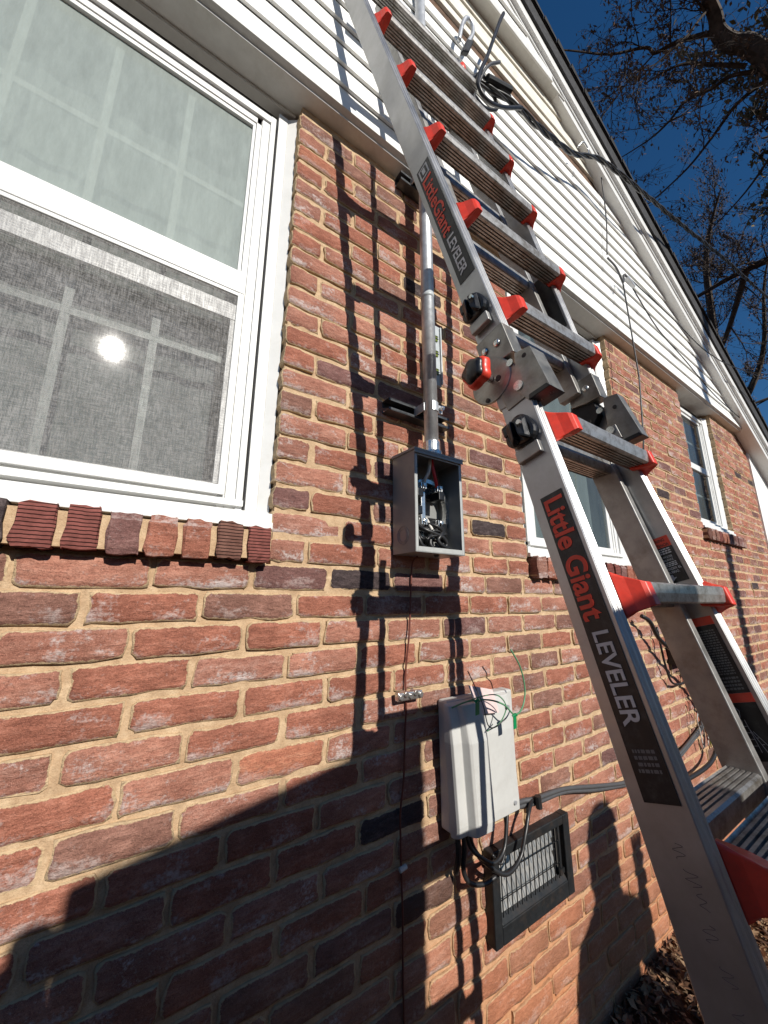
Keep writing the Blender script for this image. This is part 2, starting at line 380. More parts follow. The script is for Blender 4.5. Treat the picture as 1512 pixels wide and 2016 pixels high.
def vis(b):
    c = px(((b[0]+b[1])/2, 0, (b[2]+b[3])/2))
    if not c or not (-60 < c[0] < 1572 and -40 < c[1] < 2056): return 0
    a = px((b[0], 0, b[2])); d = px((b[1], 0, b[3])); e = px((b[0], 0, b[3])); f_ = px((b[1], 0, b[2]))
    if not (a and d and e and f_): return 0
    return .5*abs((d[0]-a[0])*(f_[1]-e[1])-(d[1]-a[1])*(f_[0]-e[0]))
order = sorted(range(len(bricks)), key=lambda i: -vis(bricks[i])); top = set(order[:300])
SPECIAL = {}
def force(x, z, m): SPECIAL[(round(x, 3), round(z, 3))] = m
fl = [(-.1, -.80, 4), (.08, -.86, 4), (.62, -.57, 4), (.34, -.37, 5), (.93, -.07, 3), (.40, .03, 3), (.62, .35, 3), (.62, .62, 3), (1.4, -1.0, 3)]
stuff = MB()
pool = {}
for i, b in enumerate(bricks):
    r = random.Random(i*7+3); cx, cz = (b[0]+b[1])/2, (b[2]+b[3])/2; mi = pick(r, b[6])
    if b[6] <= 1: mi = r.choice((6, 1, 2))
    for fx, fz, fm in fl:
        if b[0] <= fx <= b[1] and b[2]-.006 <= fz <= b[3]+.006: mi = fm
    D = .095; y = r.gauss(-.0012, .0016)
    if i in top:
        vs_, fs_ = brick_mesh(b[1]-b[0], b[3]-b[2], D, i, b[4], b[5]); m = MB().add(vs_, fs_); m.v = [(a+b[0], c+y, d+b[2]) for a, c, d in m.v]
        o = m.build('brick', BR[mi], house, smooth=False)
        me = o.data; edge_attr(me); me.polygons.foreach_set('use_smooth', [True]*24+[False]*(len(me.polygons)-24))
    else:
        vs_, fs_ = brick_mesh(b[1]-b[0], b[3]-b[2], D, i, b[4], b[5], (b[0], y, b[2])); stuff.add(vs_, fs_, mi)
so_ = tag(stuff.build('brick_courses', BR, house), kind='stuff'); edge_attr(so_.data)

# ---- windows
def sill_bricks(parent, x0, x1, n, z0, z1, seed):
    r = random.Random(seed); p = (x1-x0)/n; mb = MB().box((x0+.004, -.026, z0+.006), (x1-.004, .09, z1-.010)); mb.box((x0+.002, .0095, z0-.006), (x1-.002, .16, z0+.0058)); mb.box((x0+.002, .0905, z0+.006), (x1-.002, .16, z1+.01)); mb.build('sill_mortar', MORTAR, parent)
    pat = [4, 7, 7, 3, 0, 0, 8, 7] if n > 12 else None
    for i in range(n):
        a = x0+i*p+r.uniform(.004, .007); b_ = x0+(i+1)*p-r.uniform(.004, .007); y = -.036+r.uniform(-.003, .003)
        k = pat[(i-(n-8)) % 8] if pat and i >= n-8 else r.choice([0, 2, 3, 7, 7, 8])
        vs_, fs_ = brick_mesh(b_-a, z1-z0, .12, seed*50+i, 1, 1, (a, y, z0+r.uniform(-.003, .003)))
        o = MB().add(vs_, fs_).build('sill_brick', (BR+RIB)[k], parent)
def window(x0, x1, zb, kind, label):
    zt = 1.587
    fr = MB()
    y0 = .045
    xr, xl = x1, x0
    # coil-stock casing each side : angled leaf + flat leaf
    for s, xe in ((-1, x1), (1, x0)):
        fr.add([(xe, .03, zb), (xe+s*.026, .048, zb), (xe+s*.026, .048, zt-.03), (xe, .03, zt-.03)], [(0, 1, 2, 3) if s < 0 else (3, 2, 1, 0)])
        fr.box((xe+s*.0265, .046, zb+.004), (xe+s*.056, .075, zt-.03))
        fr.box((xe-s*.004, .032, zb), (xe+s*.02, .075, zt-.03)) if False else None
    fr.box((x0, -.012, zb-.004), (x1, .075, zb+.012)); fr.box((x0+.0, -.002, zb+.0125), (x1, .075, zb+.036))
    F = fr.build('window', WHITE, house, bevel=.0015, label=label)
    g_ = MB(); g_.box((x0+.054, .076, zb+.03), (x0+.100, .080, zt)); g_.box((x1-.100, .076, zb+.03), (x1-.054, .080, zt)); g_.box((x0+.1001, .076, zt-.10), (x1-.1001, .080, zt)); g_.box((x0+.1001, .076, zb+.03), (x1-.1001, .080, zb+.062)); g_.build('reveal_gap', GAP, F)
    # vinyl frame: jambs, head, sill nose
    a, b = x0+.065, x1-.065
    f2 = MB()
    for s, xe in ((-1, b), (1, a)):
        f2.box((xe, .040, zb+.04), (xe+s*.016, .075, zt-.075)); f2.box((xe+s*.0165, .048, zb+.04), (xe+s*.040, .075, zt-.075)); f2.box((xe+s*.0405, .052, zb+.04), (xe+s*.056, .075, zt-.075))
    f2.box((a, .042, zt-.0745), (b, .075, zt-.100)); f2.box((a+.04, .052, zt-.1005), (b-.04, .075, zt-.125))
    f2.box((a, .030, zb+.052), (b, .075, zb+.068))
    f2.build('frame', WHITE, F, bevel=.001)
    return F, a, b
F1, a1, b1 = window(W1[0], W1[1], W1[2], 0, 'near window, milky upper glass over a grey insect screen')
f3 = MB(); ax, bx = a1+.057, b1-.057     # upper sash stiles / rails
zm = .852
f3.box((bx, .056, zm), (bx-.009, .072, 1.465)); f3.box((ax, .056, zm), (ax+.009, .072, 1.465))
f3.box((ax, .0555, 1.4625), (bx, .072, 1.448)); f3.box((ax-.012, .046, .846), (bx+.012, .072, .886))
f3.box((ax-.012, .040, .812), (bx+.012, .072, .8455))
f3.build('sash', WHITE, F1, bevel=.0015, label='upper sash with its wide meeting rail')
f4 = MB(); f4.box((ax-.012, .040, .811), (ax+.002, .050, .232)); f4.box((bx+.012, .040, .811), (bx-.003, .050, .232)); f4.box((ax, .038, .257), (bx+.013, .050, .232)); f4.box((ax, .041, .811), (bx, .050, .800))
f4.build('screen_frame', WHITE, F1, bevel=.002)
def sheet(x0, x1, z0, z1, y, name, mat, par, th=.003, tilt=0):
    t_ = math.tan(tilt)*(x1-x0)/2; mb = MB().add([(x0, y+t_, z0), (x1, y-t_, z0), (x1, y-t_, z1), (x0, y+t_, z1)], [(0, 1, 2, 3)])
    return mb.build(name, mat, par)
sheet(ax+.009, bx-.009, .886, 1.448, .066, 'upper_pane', GL_UP, F1)
sheet(ax+.001, bx-.003, .256, .800, .0445, 'insect_screen', SCREEN, F1)
sheet(ax, bx, .250, .80, .085, 'lower_pane', GL_LO, F1, tilt=R(-3.7))
m5 = MB()
for x in (-.19, -.015, -.365, -.54): m5.box((x-.009, .112, .25), (x+.009, .118, .745)); m5.box((x-.009, .078, .886), (x+.009, .083, 1.448))
m5.box((ax, .1115, .625), (bx, .1185, .643)); m5.box((ax, .0775, 1.14), (bx, .0835, 1.158))
m5.box((ax, .050, .728), (bx, .060, .775)); m5.box((bx-.014, .052, .25), (bx, .060, .7275))
m5.box((ax, .052, .23), (bx, .0585, .262))
m5.build('muntin', WHITE, F1, label='white grid bars and lower sash rails seen behind the glass')
cu = MB(); n_ = 120; vs_ = []
for j, z in enumerate((.1, 1.55)):
    for i in range(n_+1):
        x = -.72+1.02*i/n_; vs_.append((x, .20+.003*math.sin(i*.55), z))
cu.add(vs_, [(i, i+1, n_+2+i, n_+1+i) for i in range(n_)]); cu.build('curtain', CURTAIN, F1, smooth=True)
sill_bricks(F1, -.695, .284, 15, .0705, .152, 3)
F2, a2, b2 = window(W2[0], W2[1], W2[2], 0, 'middle window, mostly hidden behind the ladder')
f = MB()
for s, xe in ((-1, b2-.056), (1, a2+.056)): f.box((xe, .056, .22), (xe+s*.03, .07, 1.46))
f.box((a2+.056, .0555, .85), (b2-.056, .071, .90)); f.box((a2+.056, .0555, .215), (b2-.056, .071, .25)); f.build('sash', WHITE, F2, bevel=.0015)
sheet(a2+.08, b2-.08, .25, 1.46, .064, 'pane', GL_FAR, F2)
cu = MB(); vs_ = []
for j, z in enumerate((.1, 1.55)):
    for i in range(n_+1):
        x = 1.29+1.0*i/n_; vs_.append((x, .15+.016*math.sin(i*.5), z))
cu.add(vs_, [(i, i+1, n_+2+i, n_+1+i) for i in range(n_)]); cu.build('curtain', CURTAIN, F2, smooth=True)
sill_bricks(F2, W2[0]+.006, W2[1]+.06, 15, .0705, .152, 4)
F3, a3, b3 = window(W3[0], W3[1], W3[2], 0, 'far narrow window, two dark sashes above a short brick sill')
f = MB()
for s, xe in ((-1, b3-.056), (1, a3+.056)): f.box((xe, .056, .57), (xe+s*.03, .07, 1.46))
f.box((a3+.056, .05, 1.00), (b3-.056, .071, 1.05)); f.box((a3+.056, .0555, .565), (b3-.056, .071, .60)); f.build('sash', WHITE, F3, bevel=.0015)
sheet(a3+.08, b3-.08, .60, 1.46, .064, 'pane', GL_FAR, F3)
m = MB(); xm = (a3+b3)/2
for x in (xm-.08, xm+.08): m.box((x-.008, .075, .60), (x+.008, .08, 1.46))
for z in (.80, 1.25): m.box((a3+.08, .0745, z-.008), (b3-.08, .0805, z+.008))
m.build('muntin', WHITE, F3)
MB().add([(3.35, .19, .3), (4.15, .19, .3), (4.15, .19, 1.6), (3.35, .19, 1.6)], [(0, 1, 2, 3)]).build('dark_panel', DARKROOM, F3)  # dark sheet behind the glass in place of the unlit room
sill_bricks(F3, W3[0]-.03, W3[1]+.15, 12, .409, .488, 5)

for x0, x1, F_ in ((-.72, .30, F1), (1.30, 2.27, F2)): MB().box((x0, .26, .05), (x1, .27, 1.6)).build('dark_panel', DARKROOM, F_)  # dark panels added behind the curtains to stop light leaking in
# ---- soffit strips above the brick, then siding
sx0, sx1 = -1.45, 5.14
so = MB(); so.prism([(sx0, -.066, 1.603), (sx0, -.046, 1.596), (sx0, -.046, 1.606), (sx0, -.062, 1.618)], (sx1-sx0, 0, 0))
so.prism([(sx0, -.046, 1.590), (sx0, -.004, 1.588), (sx0, .10, 1.588), (sx0, .10, 1.604), (sx0, -.0455, 1.604)], (sx1-sx0, 0, 0))
so.box((sx0, .04, 1.575), (W1[1]-.004, .075, 1.5875)); so.box((W2[0]+.004, .04, 1.575), (W2[1]-.004, .075, 1.5875))
so.build('soffit_strip', SOFFIT, house, bevel=.001)
RS = .4805
def xe(z, c): return (c-z)/RS       # where the rake line of height c crosses z
def course(z0, z1, y0, y1, c, name, mat, x0=-1.4, lip=.012):
    # tapered clapboard: thick butt below, thin above, right end cut along the rake
    e0, e1 = xe(z0, c), xe(z1, c)
    ring = lambda x, k: [(x+k*(z0), 0, 0)]
    A = [(y0+lip*.9, z0), (y0, z0+.001), (y0, z0+.006), (y1, z1), (y1+lip, z1), (y0+lip*1.6, z0+.01)]
    L_ = [Vector((x0, y, z)) for y, z in A]; Rr_ = [Vector((xe(z, c), y, z)) for y, z in A]
    return MB().loft([L_, Rr_]).build(name, mat, house)
CB = 3.93
z = 1.606
for k in range(11):
    course(z, z+.1005, -.065, -.053, CB, 'siding_board', SIDING, lip=.010); z += .1005
zs = z                                   # 2.7115
MB().box((-1.4, -.045, zs), (xe(zs+.07, CB), -.04, zs+.075)).build('exposed_sheathing', WOOD, house, label='bare brown wood where a strip of siding is missing')
for (za, zb_, ya) in ((2.785, 2.835, -.060), (2.8355, 2.90, -.070), (2.9005, 2.965, -.063), (2.9655, 3.02, -.072)):
    MB().prism([(-1.4, ya, za), (xe(za, CB), ya, za), (xe(zb_, CB), ya, zb_), (-1.4, ya, zb_)], (0, .03, 0)).build('frieze_board', CREAM, house, bevel=.002)
MB().prism([(-1.4, -.125, 3.021), (-1.4, -.125, 3.03), (-1.4, -.03, 3.03), (-1.4, -.03, 3.021)], (1.4+xe(3.02, CB), 0, 0)).build('upper_soffit', SOFFIT, house)
z = 3.032
MB().box((-1.4, -.135, 3.018), (xe(3.09, CB), -.126, 3.085)).build('starter_trim', WHITE, house)
for k in range(12):
    if xe(z+.1, CB) < -1.2: break
    course(z+.055, z+.1555, -.132, -.116, CB, 'siding_board', SIDING); z += .1005
# backing wall of the gable
MB().prism([(-1.4, -.04, 1.606), (xe(1.606, CB), -.04, 1.606), (-1.4, -.04, CB+1.4*RS)], (0, .2, 0)).build('gable_backing', SOFFIT, house)
# rake boards and roof edge, running down to the right
def rake(c0, c1, y0, y1, name, mat, x0=-1.5, x1=6.4):
    return MB().prism([(x0, y0, c0-RS*x0), (x1, y0, c0-RS*x1), (x1, y0, c1-RS*x1), (x0, y0, c1-RS*x0)], (0, y1-y0, 0)).build(name, mat, house, bevel=.002)
rake(3.899, 4.02, -.118, -.0, 'rake_board', WHITE); rake(4.0205, 4.10, -.140, .0, 'rake_crown', WHITE); rake(3.96, 3.975, -.126, -.1185, 'rake_bead', WHITE)
rake(4.101, 4.23, -.155, .05, 'roof_edge', ROOF)
r_ = MB().add([(-1.5, -.165, 4.235+RS*1.5), (6.4, -.165, 4.235-RS*6.4), (6.4, 7, 4.235-RS*6.4), (-1.5, 7, 4.235+RS*1.5)], [(0, 1, 2, 3)])
r_.add([(-1.5, -.165, 4.235+RS*1.5), (6.4, -.165, 4.235-RS*6.4), (6.4, -.165, 4.255-RS*6.4), (-1.5, -.165, 4.255+RS*1.5)], [(0, 1, 2, 3)]); r_.build('roof', ROOF, house)
rs = MB(); rr_ = random.Random(3); x = -1.5
while x < 6.35:
    w = rr_.uniform(.10, .16); rs.add([(x, -.172-rr_.uniform(0, .006), 4.256-RS*x), (x+w, -.17, 4.256-RS*(x+w)), (x+w, .1, 4.262-RS*(x+w)), (x, .1, 4.262-RS*x), (x, -.17, 4.236-RS*x), (x+w, -.17, 4.236-RS*(x+w))], [(0, 1, 2, 3), (4, 5, 1, 0)]); x += w+.004
rs.build('shingle_edge', ROOF, house, kind='stuff')
# white sided corner beyond the brick
wc = MB().box((5.092, -.012, GZ-.1), (7.4, .2, 1.588)); wc.build('side_wall', SIDING, house, label='plain white wall beyond the brick end')

# crawl space vent
vt = thing('foundation_vent', 'black louvred foundation vent set in the brick under the grey box', 'vent', (1.18, 0, -.96))
x0, x1, z0, z1 = .978, 1.372, -.958, -.728
fr = MB(); fr.box((x0, -.032, z0), (x0+.032, .006, z1)); fr.box((x1-.034, -.032, z0), (x1, .006, z1)); fr.box((x0+.0325, -.032, z1-.026), (x1-.0345, .006, z1)); fr.box((x0+.0325, -.032, z0), (x1-.0345, .006, z0+.045))
fr.prism([(x0+.033, -.0315, z0+.0455), (x0+.033, -.012, z0+.068), (x0+.033, .006, z0+.068), (x0+.033, .006, z0+.0455)], (x1-x0-.068, 0, 0))
fr.build('frame', BLACKM, vt, bevel=.003)
gr = MB()
for i in range(14): x = x0+.040+i*.0215; gr.box((x, -.029, z0+.062), (x+.0022, -.0262, z1-.0265))
for j in range(2): z = z0+.10+j*.062; gr.box((x0+.036, -.0260, z), (x1-.060, -.0245, z+.0022))
gr.build('grille', BLACKM, vt)
for j in range(4):
    z = z0+.070+j*.036; lv = MB().prism([(x0+.036, -.022, z), (x0+.036, -.0205, z-.001), (x0+.036, -.0085, z+.024), (x0+.036, -.010, z+.026)], (x1-x0-.118, 0, 0)); lv.build('louvre', ALUD, vt)
MB().box((x0+.02, -.0078, z0+.03), (x1-.02, -.0068, z1-.02)).build('back_plate', GAP, vt)
MB().box((x1-.062, -.026, z0+.062), (x1-.052, -.020, z1-.03)).box((x1-.070, -.030, z0+.07), (x1-.046, -.022, z0+.084)).build('slide_lever', BLACKM, vt)

# ------------------------------------------------------------------ meter socket box + conduit
mx = thing('meter_box', 'open grey electrical meter box with its cover off, below the conduit', 'meter box', (.745, 0, .11))
X0, X1, Z0, Z1, YF = .652, .842, .113, .412, -.112
sh = MB(); t_ = .0025
sh.box((X0, YF, Z0), (X0+t_, -.004, Z1)); sh.box((X1-t_, YF, Z0), (X1, -.004, Z1)); sh.box((X0+t_+.0002, -.0065, Z0), (X1-t_-.0002, -.004, Z1))
sh.box((X0+t_+.0002, YF, Z0), (X1-t_-.0002, -.0068, Z0+t_))
sh.build('shell', [BOXG], mx, bevel=.0008)
hd = MB(); hd.prism([(X0-.004, YF-.006, Z1-.001), (X0-.004, YF-.006, Z1+.006), (X0-.004, -.004, Z1+.010), (X0-.004, -.004, Z1+.0005)], (X1-X0+.008, 0, 0)); hd.box((X0-.0035, YF-.0055, Z1-.010), (X1+.0035, YF-.004, Z1-.0012)); hd.build('top_cap', BOXG, mx, bevel=.001)
fl_ = MB(); fl_.box((X0+.0027, YF+.0005, Z0+.003), (X0+.0105, YF+.0022, Z1-.012)); fl_.box((X1-.0105, YF+.0005, Z0+.003), (X1-.0027, YF+.0022, Z1-.012)); fl_.box((X0+.011, YF+.0005, Z0+.003), (X1-.011, YF+.002, Z0+.016)); fl_.box((X0+.011, YF+.0005, Z1-.014), (X1-.011, YF+.002, Z1-.0105)); fl_.build('flange', RIMG, mx)
ko = MB()
for rr0 in (.026, .019):
    ko.tube([(X0-.0006, -.055+rr0*math.cos(a), .165+rr0*math.sin(a)) for a in [i*math.pi/16 for i in range(33)]], .0009, 6)
ko.build('knockout', BOXG, mx)
# hoop ring
rg = MB(); cxm, czm = .757, .262
pts = [(cxm+.082*math.cos(a), -.045, czm+.088*math.sin(a)) for a in [i*math.pi/24 for i in range(49)]]
rings = [[(cxm+rr_*math.cos(a), yy, czm+rr_*1.07*math.sin(a)) for rr_, yy in ((.076, -.048), (.088, -.048), (.088, -.030), (.076, -.030))] for a in [i*math.pi/24 for i in range(49)]]
rg.loft(rings, cap=False); rg.build('socket_ring', ZINC, mx, smooth=False)
for sx in (-.036, .03):
    for sz in (-.05, .062):
        jb = MB(); jb.box((cxm+sx-.013, -.062, czm+sz-.012), (cxm+sx+.013, -.018, czm+sz+.012))
        for q in range(3): jb.box((cxm+sx-.012+q*.009, -.072, czm+sz-.010), (cxm+sx-.007+q*.009, -.0625, czm+sz+.010))
        jb.tube([(cxm+sx, -.076, czm+sz+.002), (cxm+sx, -.062, czm+sz+.002)], .006, 8)
        J_ = jb.build('jaw', ZINC, mx, bevel=.001)
ba = MB(); ba.box((cxm-.058, -.03, czm-.075), (cxm+.055, -.0075, czm-.025)); ba.box((cxm-.058, -.03, czm+.035), (cxm+.055, -.0075, czm+.088)); ba.build('insulator_block', BLACKP, mx, bevel=.002)
ba = MB(); ba.box((cxm-.030, -.05, czm-.055), (cxm-.014, -.03, czm+.05)); ba.build('neutral_bar', ZINC, mx, bevel=.001)
wr = MB(); wr.tube(catmull([(.742, -.078, .41), (.738, -.075, .37), (.728, -.068, .345), (.727, -.055, .325)]), .0055, 8); wr.build('white_lead', WWIRE, mx, smooth=True)
wr = MB(); wr.tube(catmull([(.748, -.078, .41), (.755, -.078, .375), (.768, -.073, .345), (.778, -.066, .33)]), .0055, 8); wr.build('red_lead', RWIRE, mx, smooth=True)
wr = MB(); wr.tube(catmull([(.735, -.06, .225), (.738, -.075, .20), (.748, -.08, .175)]), .005, 8); wr.build('white_tail', WWIRE, mx, smooth=True)
for P_ in ([(.70, -.06, .20), (.715, -.08, .185), (.745, -.088, .175), (.775, -.09, .165), (.79, -.088, .145), (.765, -.086, .125), (.735, -.08, .14), (.74, -.075, .17)],
           [(.785, -.06, .205), (.785, -.08, .19), (.765, -.09, .17), (.755, -.09, .155), (.77, -.092, .14), (.80, -.09, .135)],
           [(.70, -.05, .19), (.695, -.07, .165), (.705, -.075, .14), (.73, -.07, .13)], [(.72, -.05, .21), (.75, -.085, .20), (.775, -.085, .185), (.78, -.075, .165)]):
    wr = MB(); wr.tube(catmull(P_), .0062, 8); wr.build('black_lead', CABLE, mx, smooth=True)
rt_ = random.Random(12)
for q in range(5):
    P_ = [(.70+.02*q, -.05, .20)]
    for j in range(5): P_.append((.745+rt_.gauss(0, .028), -.078+rt_.gauss(0, .012), .165+rt_.gauss(0, .022)))
    P_.append((.72+.015*q, -.05, .14)); MB().tube(catmull(P_, 6), .0042, 6).build('tangled_lead', (CABLE, COPPER, CABLE, GCABLE, CABLE)[q], mx, smooth=True)
for (x_, z_) in ((.705, .30), (.79, .30), (.795, .20), (.70, .245)): MB().box((x_-.011, -.075, z_-.013), (x_+.011, -.03, z_+.013)).build('terminal', BLACKP, mx, bevel=.002)
cx_, cy_ = .742, -.087
hub = MB(); hub.tube([(cx_, cy_, .415), (cx_, cy_, .430)], .031, 20); hub.tube([(cx_, cy_, .430), (cx_, cy_, .462)], .0265, 20); hub.build('conduit_hub', ZINC, mx, bevel=.001)
cd = thing('conduit', 'galvanised steel conduit rising from the meter box past the siding', 'conduit', (cx_, cy_, .432))
MB().tube([(cx_, cy_, .455), (cx_, cy_, 1.5), (cx_+.003, cy_, 3.3)], .0222, 24).build('pipe', GALV, cd, smooth=True)
for z in (): MB().tube([(cx_, cy_, z), (cx_, cy_, z+.045)], .0228, 24).build('band', STRUT, cd, smooth=True, label='dark blue grey band round the pipe')
MB().tube([(cx_, cy_, .99), (cx_, cy_, 1.01)], .0229, 24).build('printed_label', LEVELM, cd, smooth=True)
def strut(x0, x1, z, lab):
    S = thing('strut_channel', lab, 'bracket', (x0, 0, z))
    h = .0205; pr = []
    b = MB(); b.box((x0, -.0035, z-h), (x1, -.001, z+h)); b.box((x0, -.041, z-h), (x1, -.0036, z-h+.0025)); b.box((x0, -.041, z+h-.0025), (x1, -.0036, z+h)); b.box((x0, -.041, z-h+.0026), (x1, -.0385, z-h+.0095)); b.box((x0, -.041, z+h-.0095), (x1, -.0385, z+h-.0026))
    b.build('channel', STRUT, S, bevel=.0008)
    c = MB(); c.loft([[(cx_+rr_*math.cos(a), cy_+rr_*math.sin(a), zz) for rr_, zz in ((.0225, z-.016), (.0255, z-.016), (.0255, z+.016), (.0225, z+.016))] for a in [math.pi*(-.15)+i*math.pi*1.3/16-math.pi*.5-math.pi*.0 for i in range(17)]], cap=True)
    c.box((cx_+.020, cy_-.012, z-.014), (cx_+.040, cy_-.006, z+.014)); c.box((cx_-.027, cy_, z-.014), (cx_-.0235, -.036, z+.014)); c.box((cx_+.0235, cy_, z-.014), (cx_+.027, -.036, z+.014)); c.build('pipe_clamp', GALV, S, bevel=.0008)
    b = MB(); b.tube([(cx_+.03, cy_-.03, z), (cx_+.03, cy_+.01, z)], .004, 8); b.tube([(cx_+.03, cy_-.024, z), (cx_+.03, cy_-.017, z)], .008, 6); b.build('clamp_bolt', ZINC, S)
strut(.612, .868, .580, 'lower dark strut channel clamping the conduit above the meter box')
strut(.668, .86, 1.545, 'upper strut channel holding the conduit just under the siding')
lvl = thing('spirit_level', 'small grey spirit level with three green vials beside the conduit', 'level', (.80, -.07, .69))
b = MB(); b.box((.779, -.062, .695), (.819, -.052, .93)); b.box((.779, -.070, .70), (.784, -.0622, .925)); b.box((.814, -.070, .70), (.819, -.0622, .925)); b.build('body', LEVELM, lvl, bevel=.002)
for z in (.745, .815, .875):
    MB().box((.791, -.066, z-.011), (.803, -.0625, z+.011)).build('vial', YEL, lvl); MB().box((.788, -.0668, z-.003), (.806, -.0662, z+.001)).box((.788, -.0668, z+.007), (.806, -.0662, z+.009)).build('vial_ring', BLACKP, lvl)

# ground wire and clamp
gw = [(.724, -.03, .112), (.720, -.010, .09), (.714, -.008, 0.0), (.703, -.012, -.115), (.691, -.008, -.224), (.692, -.010, -.29), (.689, -.006, -.378), (.681, -.010, -.474), (.672, -.006, -.554), (.671, -.008, -.61), (.674, -.006, -.687), (.675, -.009, -.772), (.677, -.006, -.873), (.679, -.006, -.979), (.683, -.008, -1.15), (.68, -.008, -1.42)]
tag(MB().tube(catmull(gw), .0026, 8).build('ground_wire', COPPER, smooth=True), 'thin copper ground wire running down the brick from the meter box', 'wire')
gc = thing('ground_clamp', 'silver ground bar with four screws on the copper wire', 'clamp', (.685, -.02, -.27))
b = MB(); b.box((.650, -.030, -.283), (.735, -.012, -.262)); b.build('bar', ZINC, gc, bevel=.003)
for i in range(5): b = MB(); b.tube([(.658+i*.017, -.036, -.272+(i % 2)*.006), (.658+i*.017, -.012, -.272+(i % 2)*.006)], .0075, 8); b.build('screw', ZINC, gc, bevel=.001)
tag(MB().tube([(.665, -.012, -.675), (.685, -.012, -.672)], .006, 8).build('cable_staple', WWIRE), 'small white staple on the ground wire below the clamp', 'staple')

# ------------------------------------------------------------------ telephone interface box
ni = thing('network_box', 'grey plastic telephone interface box hung on the brick above the vent', 'utility box', (.94, 0, -.65))
bk = MB(); bk.box((.812, -.045, -.628), (1.10, -.004, -.300)); bk.build('base', NIDG, ni, bevel=.006)
# ridge cover: cross section polygons in (x, y) lofted over z
def sec(z, s, dx=0):
    P_ = [(.795, -.046), (.797, -.070), (.800, -.078), (.830, -.079), (.838, -.100), (.845, -.104), (.905, -.104), (.914, -.098), (.930, -.076), (1.055, -.072), (1.062, -.066), (1.062, -.046)]
    return [(x+dx, -.046+(y+.046)*s, z) for x, y in P_]
cv = MB(); cv.loft([sec(-.303, .15), sec(-.308, .55), sec(-.345, .80), sec(-.40, 1.0), sec(-.60, 1.0, .012), sec(-.625, .92, .014), sec(-.632, .4, .014)])
cv.build('cover', NIDG, ni, bevel=.003)
for (x_, z_) in ((1.04, -.34), (1.045, -.60)): MB().tube([(x_, -.066, z_), (x_, -.0765, z_)], .006, 12).build('cover_screw', GALV, ni)
MB().box((.815, -.109, -.60), (.819, -.098, -.40)).build('cover_seam', NIDG, ni) if False else None
pp = MB(); pp.add([(.885, -.060, -.262), (.985, -.064, -.285), (.985, -.085, -.345), (.89, -.088, -.335), (.935, -.070, -.300)], [(0, 4, 3), (0, 1, 4), (1, 2, 4), (2, 3, 4)])
tag(pp.build('paper_tag', PAPER), 'crumpled pale pink paper tag tucked on top of the grey box', 'paper')
wires = [([(.805, -.07, -.310), (.84, -.10, -.292), (.90, -.12, -.292), (.96, -.125, -.312), (1.005, -.125, -.345), (1.05, -.12, -.332), (1.075, -.115, -.285), (1.06, -.115, -.22), (1.02, -.115, -.165)], .0024, GWIRE, 'long green wire curling up off the grey box', 'green_wire'),
         ([(.82, -.08, -.303), (.88, -.11, -.283), (.94, -.12, -.285), (.975, -.12, -.32), (.95, -.115, -.36), (.90, -.11, -.375)], .0017, GWIRE, 'short green wire looped on the pink paper tag', 'green_wire'),
         ([(.875, -.07, -.22), (.89, -.08, -.26), (.90, -.10, -.31), (.905, -.11, -.36), (.93, -.115, -.368), (.97, -.12, -.35)], .0016, CABLE, 'thin dark wire crossing the pink paper tag', 'dark_wire')]
for P_, r_w, m_w, lab, nm in wires: tag(MB().tube(catmull(P_), r_w, 6).build(nm, m_w, smooth=True), lab, 'wire')
for (x, y, z, lab) in ((1.0, -.128, -.355, 'bright green plastic tag hanging right on the green wire'), (.86, -.115, -.300, 'green plastic tag at the top left corner of the grey box')):
    G_ = thing('wire_tag', lab, 'tag', (x, y, z)); MB().obox((x, y, z-.010), (.0095, .002, 0), (0, .0012, 0), (0.001, 0, .016)).build('plate', GREEN, G_, bevel=.001); MB().tube([(x-.009, y, z+.008), (x, y-.004, z+.014), (x+.009, y, z+.009)], .004, 6).build('clip', GREEN, G_)
cabs = [([(.855, -.045, -.62), (.853, -.05, -.67), (.852, -.045, -.72), (.87, -.05, -.752), (.92, -.055, -.768), (.96, -.06, -.762)], .0065, 'black cable curving from under the grey box across the vent corner'),
        ([(.87, -.04, -.62), (.875, -.05, -.67), (.905, -.06, -.70), (.95, -.065, -.725), (1.0, -.06, -.71), (1.03, -.05, -.655), (1.05, -.04, -.61)], .0058, 'black cable looping under the grey box over the vent top'),
        ([(1.183, -.03, -.642), (1.135, -.05, -.66), (1.10, -.06, -.70), (1.06, -.065, -.75), (.99, -.07, -.762), (.93, -.06, -.725), (.89, -.05, -.68), (.87, -.045, -.62)], .0062, 'black cable dropping from the long grey run to under the box'),
        ([(.84, -.04, -.62), (.835, -.045, -.68), (.838, -.03, -.73)], .0075, 'short black cable end under the grey box left side'),
        ([(1.02, -.04, -.60), (1.03, -.045, -.65), (1.015, -.055, -.70), (.985, -.06, -.74), (.96, -.05, -.715)], .004, 'thin black cable hooked behind the vent loop')]
for P_, r_w, lab in cabs: tag(MB().tube(catmull(P_), r_w, 8).build('cable', CABLE, smooth=True), lab, 'cable')
for dz, r_w, lab in ((0, .0075, 'upper grey cable of the long run along the brick'), (-.013, .0065, 'lower grey cable of the long run along the brick')):
    P_ = [(1.0, -.03, -.632+dz), (1.132, -.022, -.640+dz), (1.203, -.03, -.645+dz), (1.375, -.022, -.662+dz*.8), (1.568, -.02, -.70+dz), (1.759, -.022, -.735+dz*.7), (1.888, -.02, -.748+dz), (2.255, -.02, -.76+dz), (2.6, -.02, -.70+dz), (2.75, -.02, -.66+dz)]
    tag(MB().tube(catmull(P_), r_w, 8).build('cable', GCABLE, smooth=True), lab, 'cable')
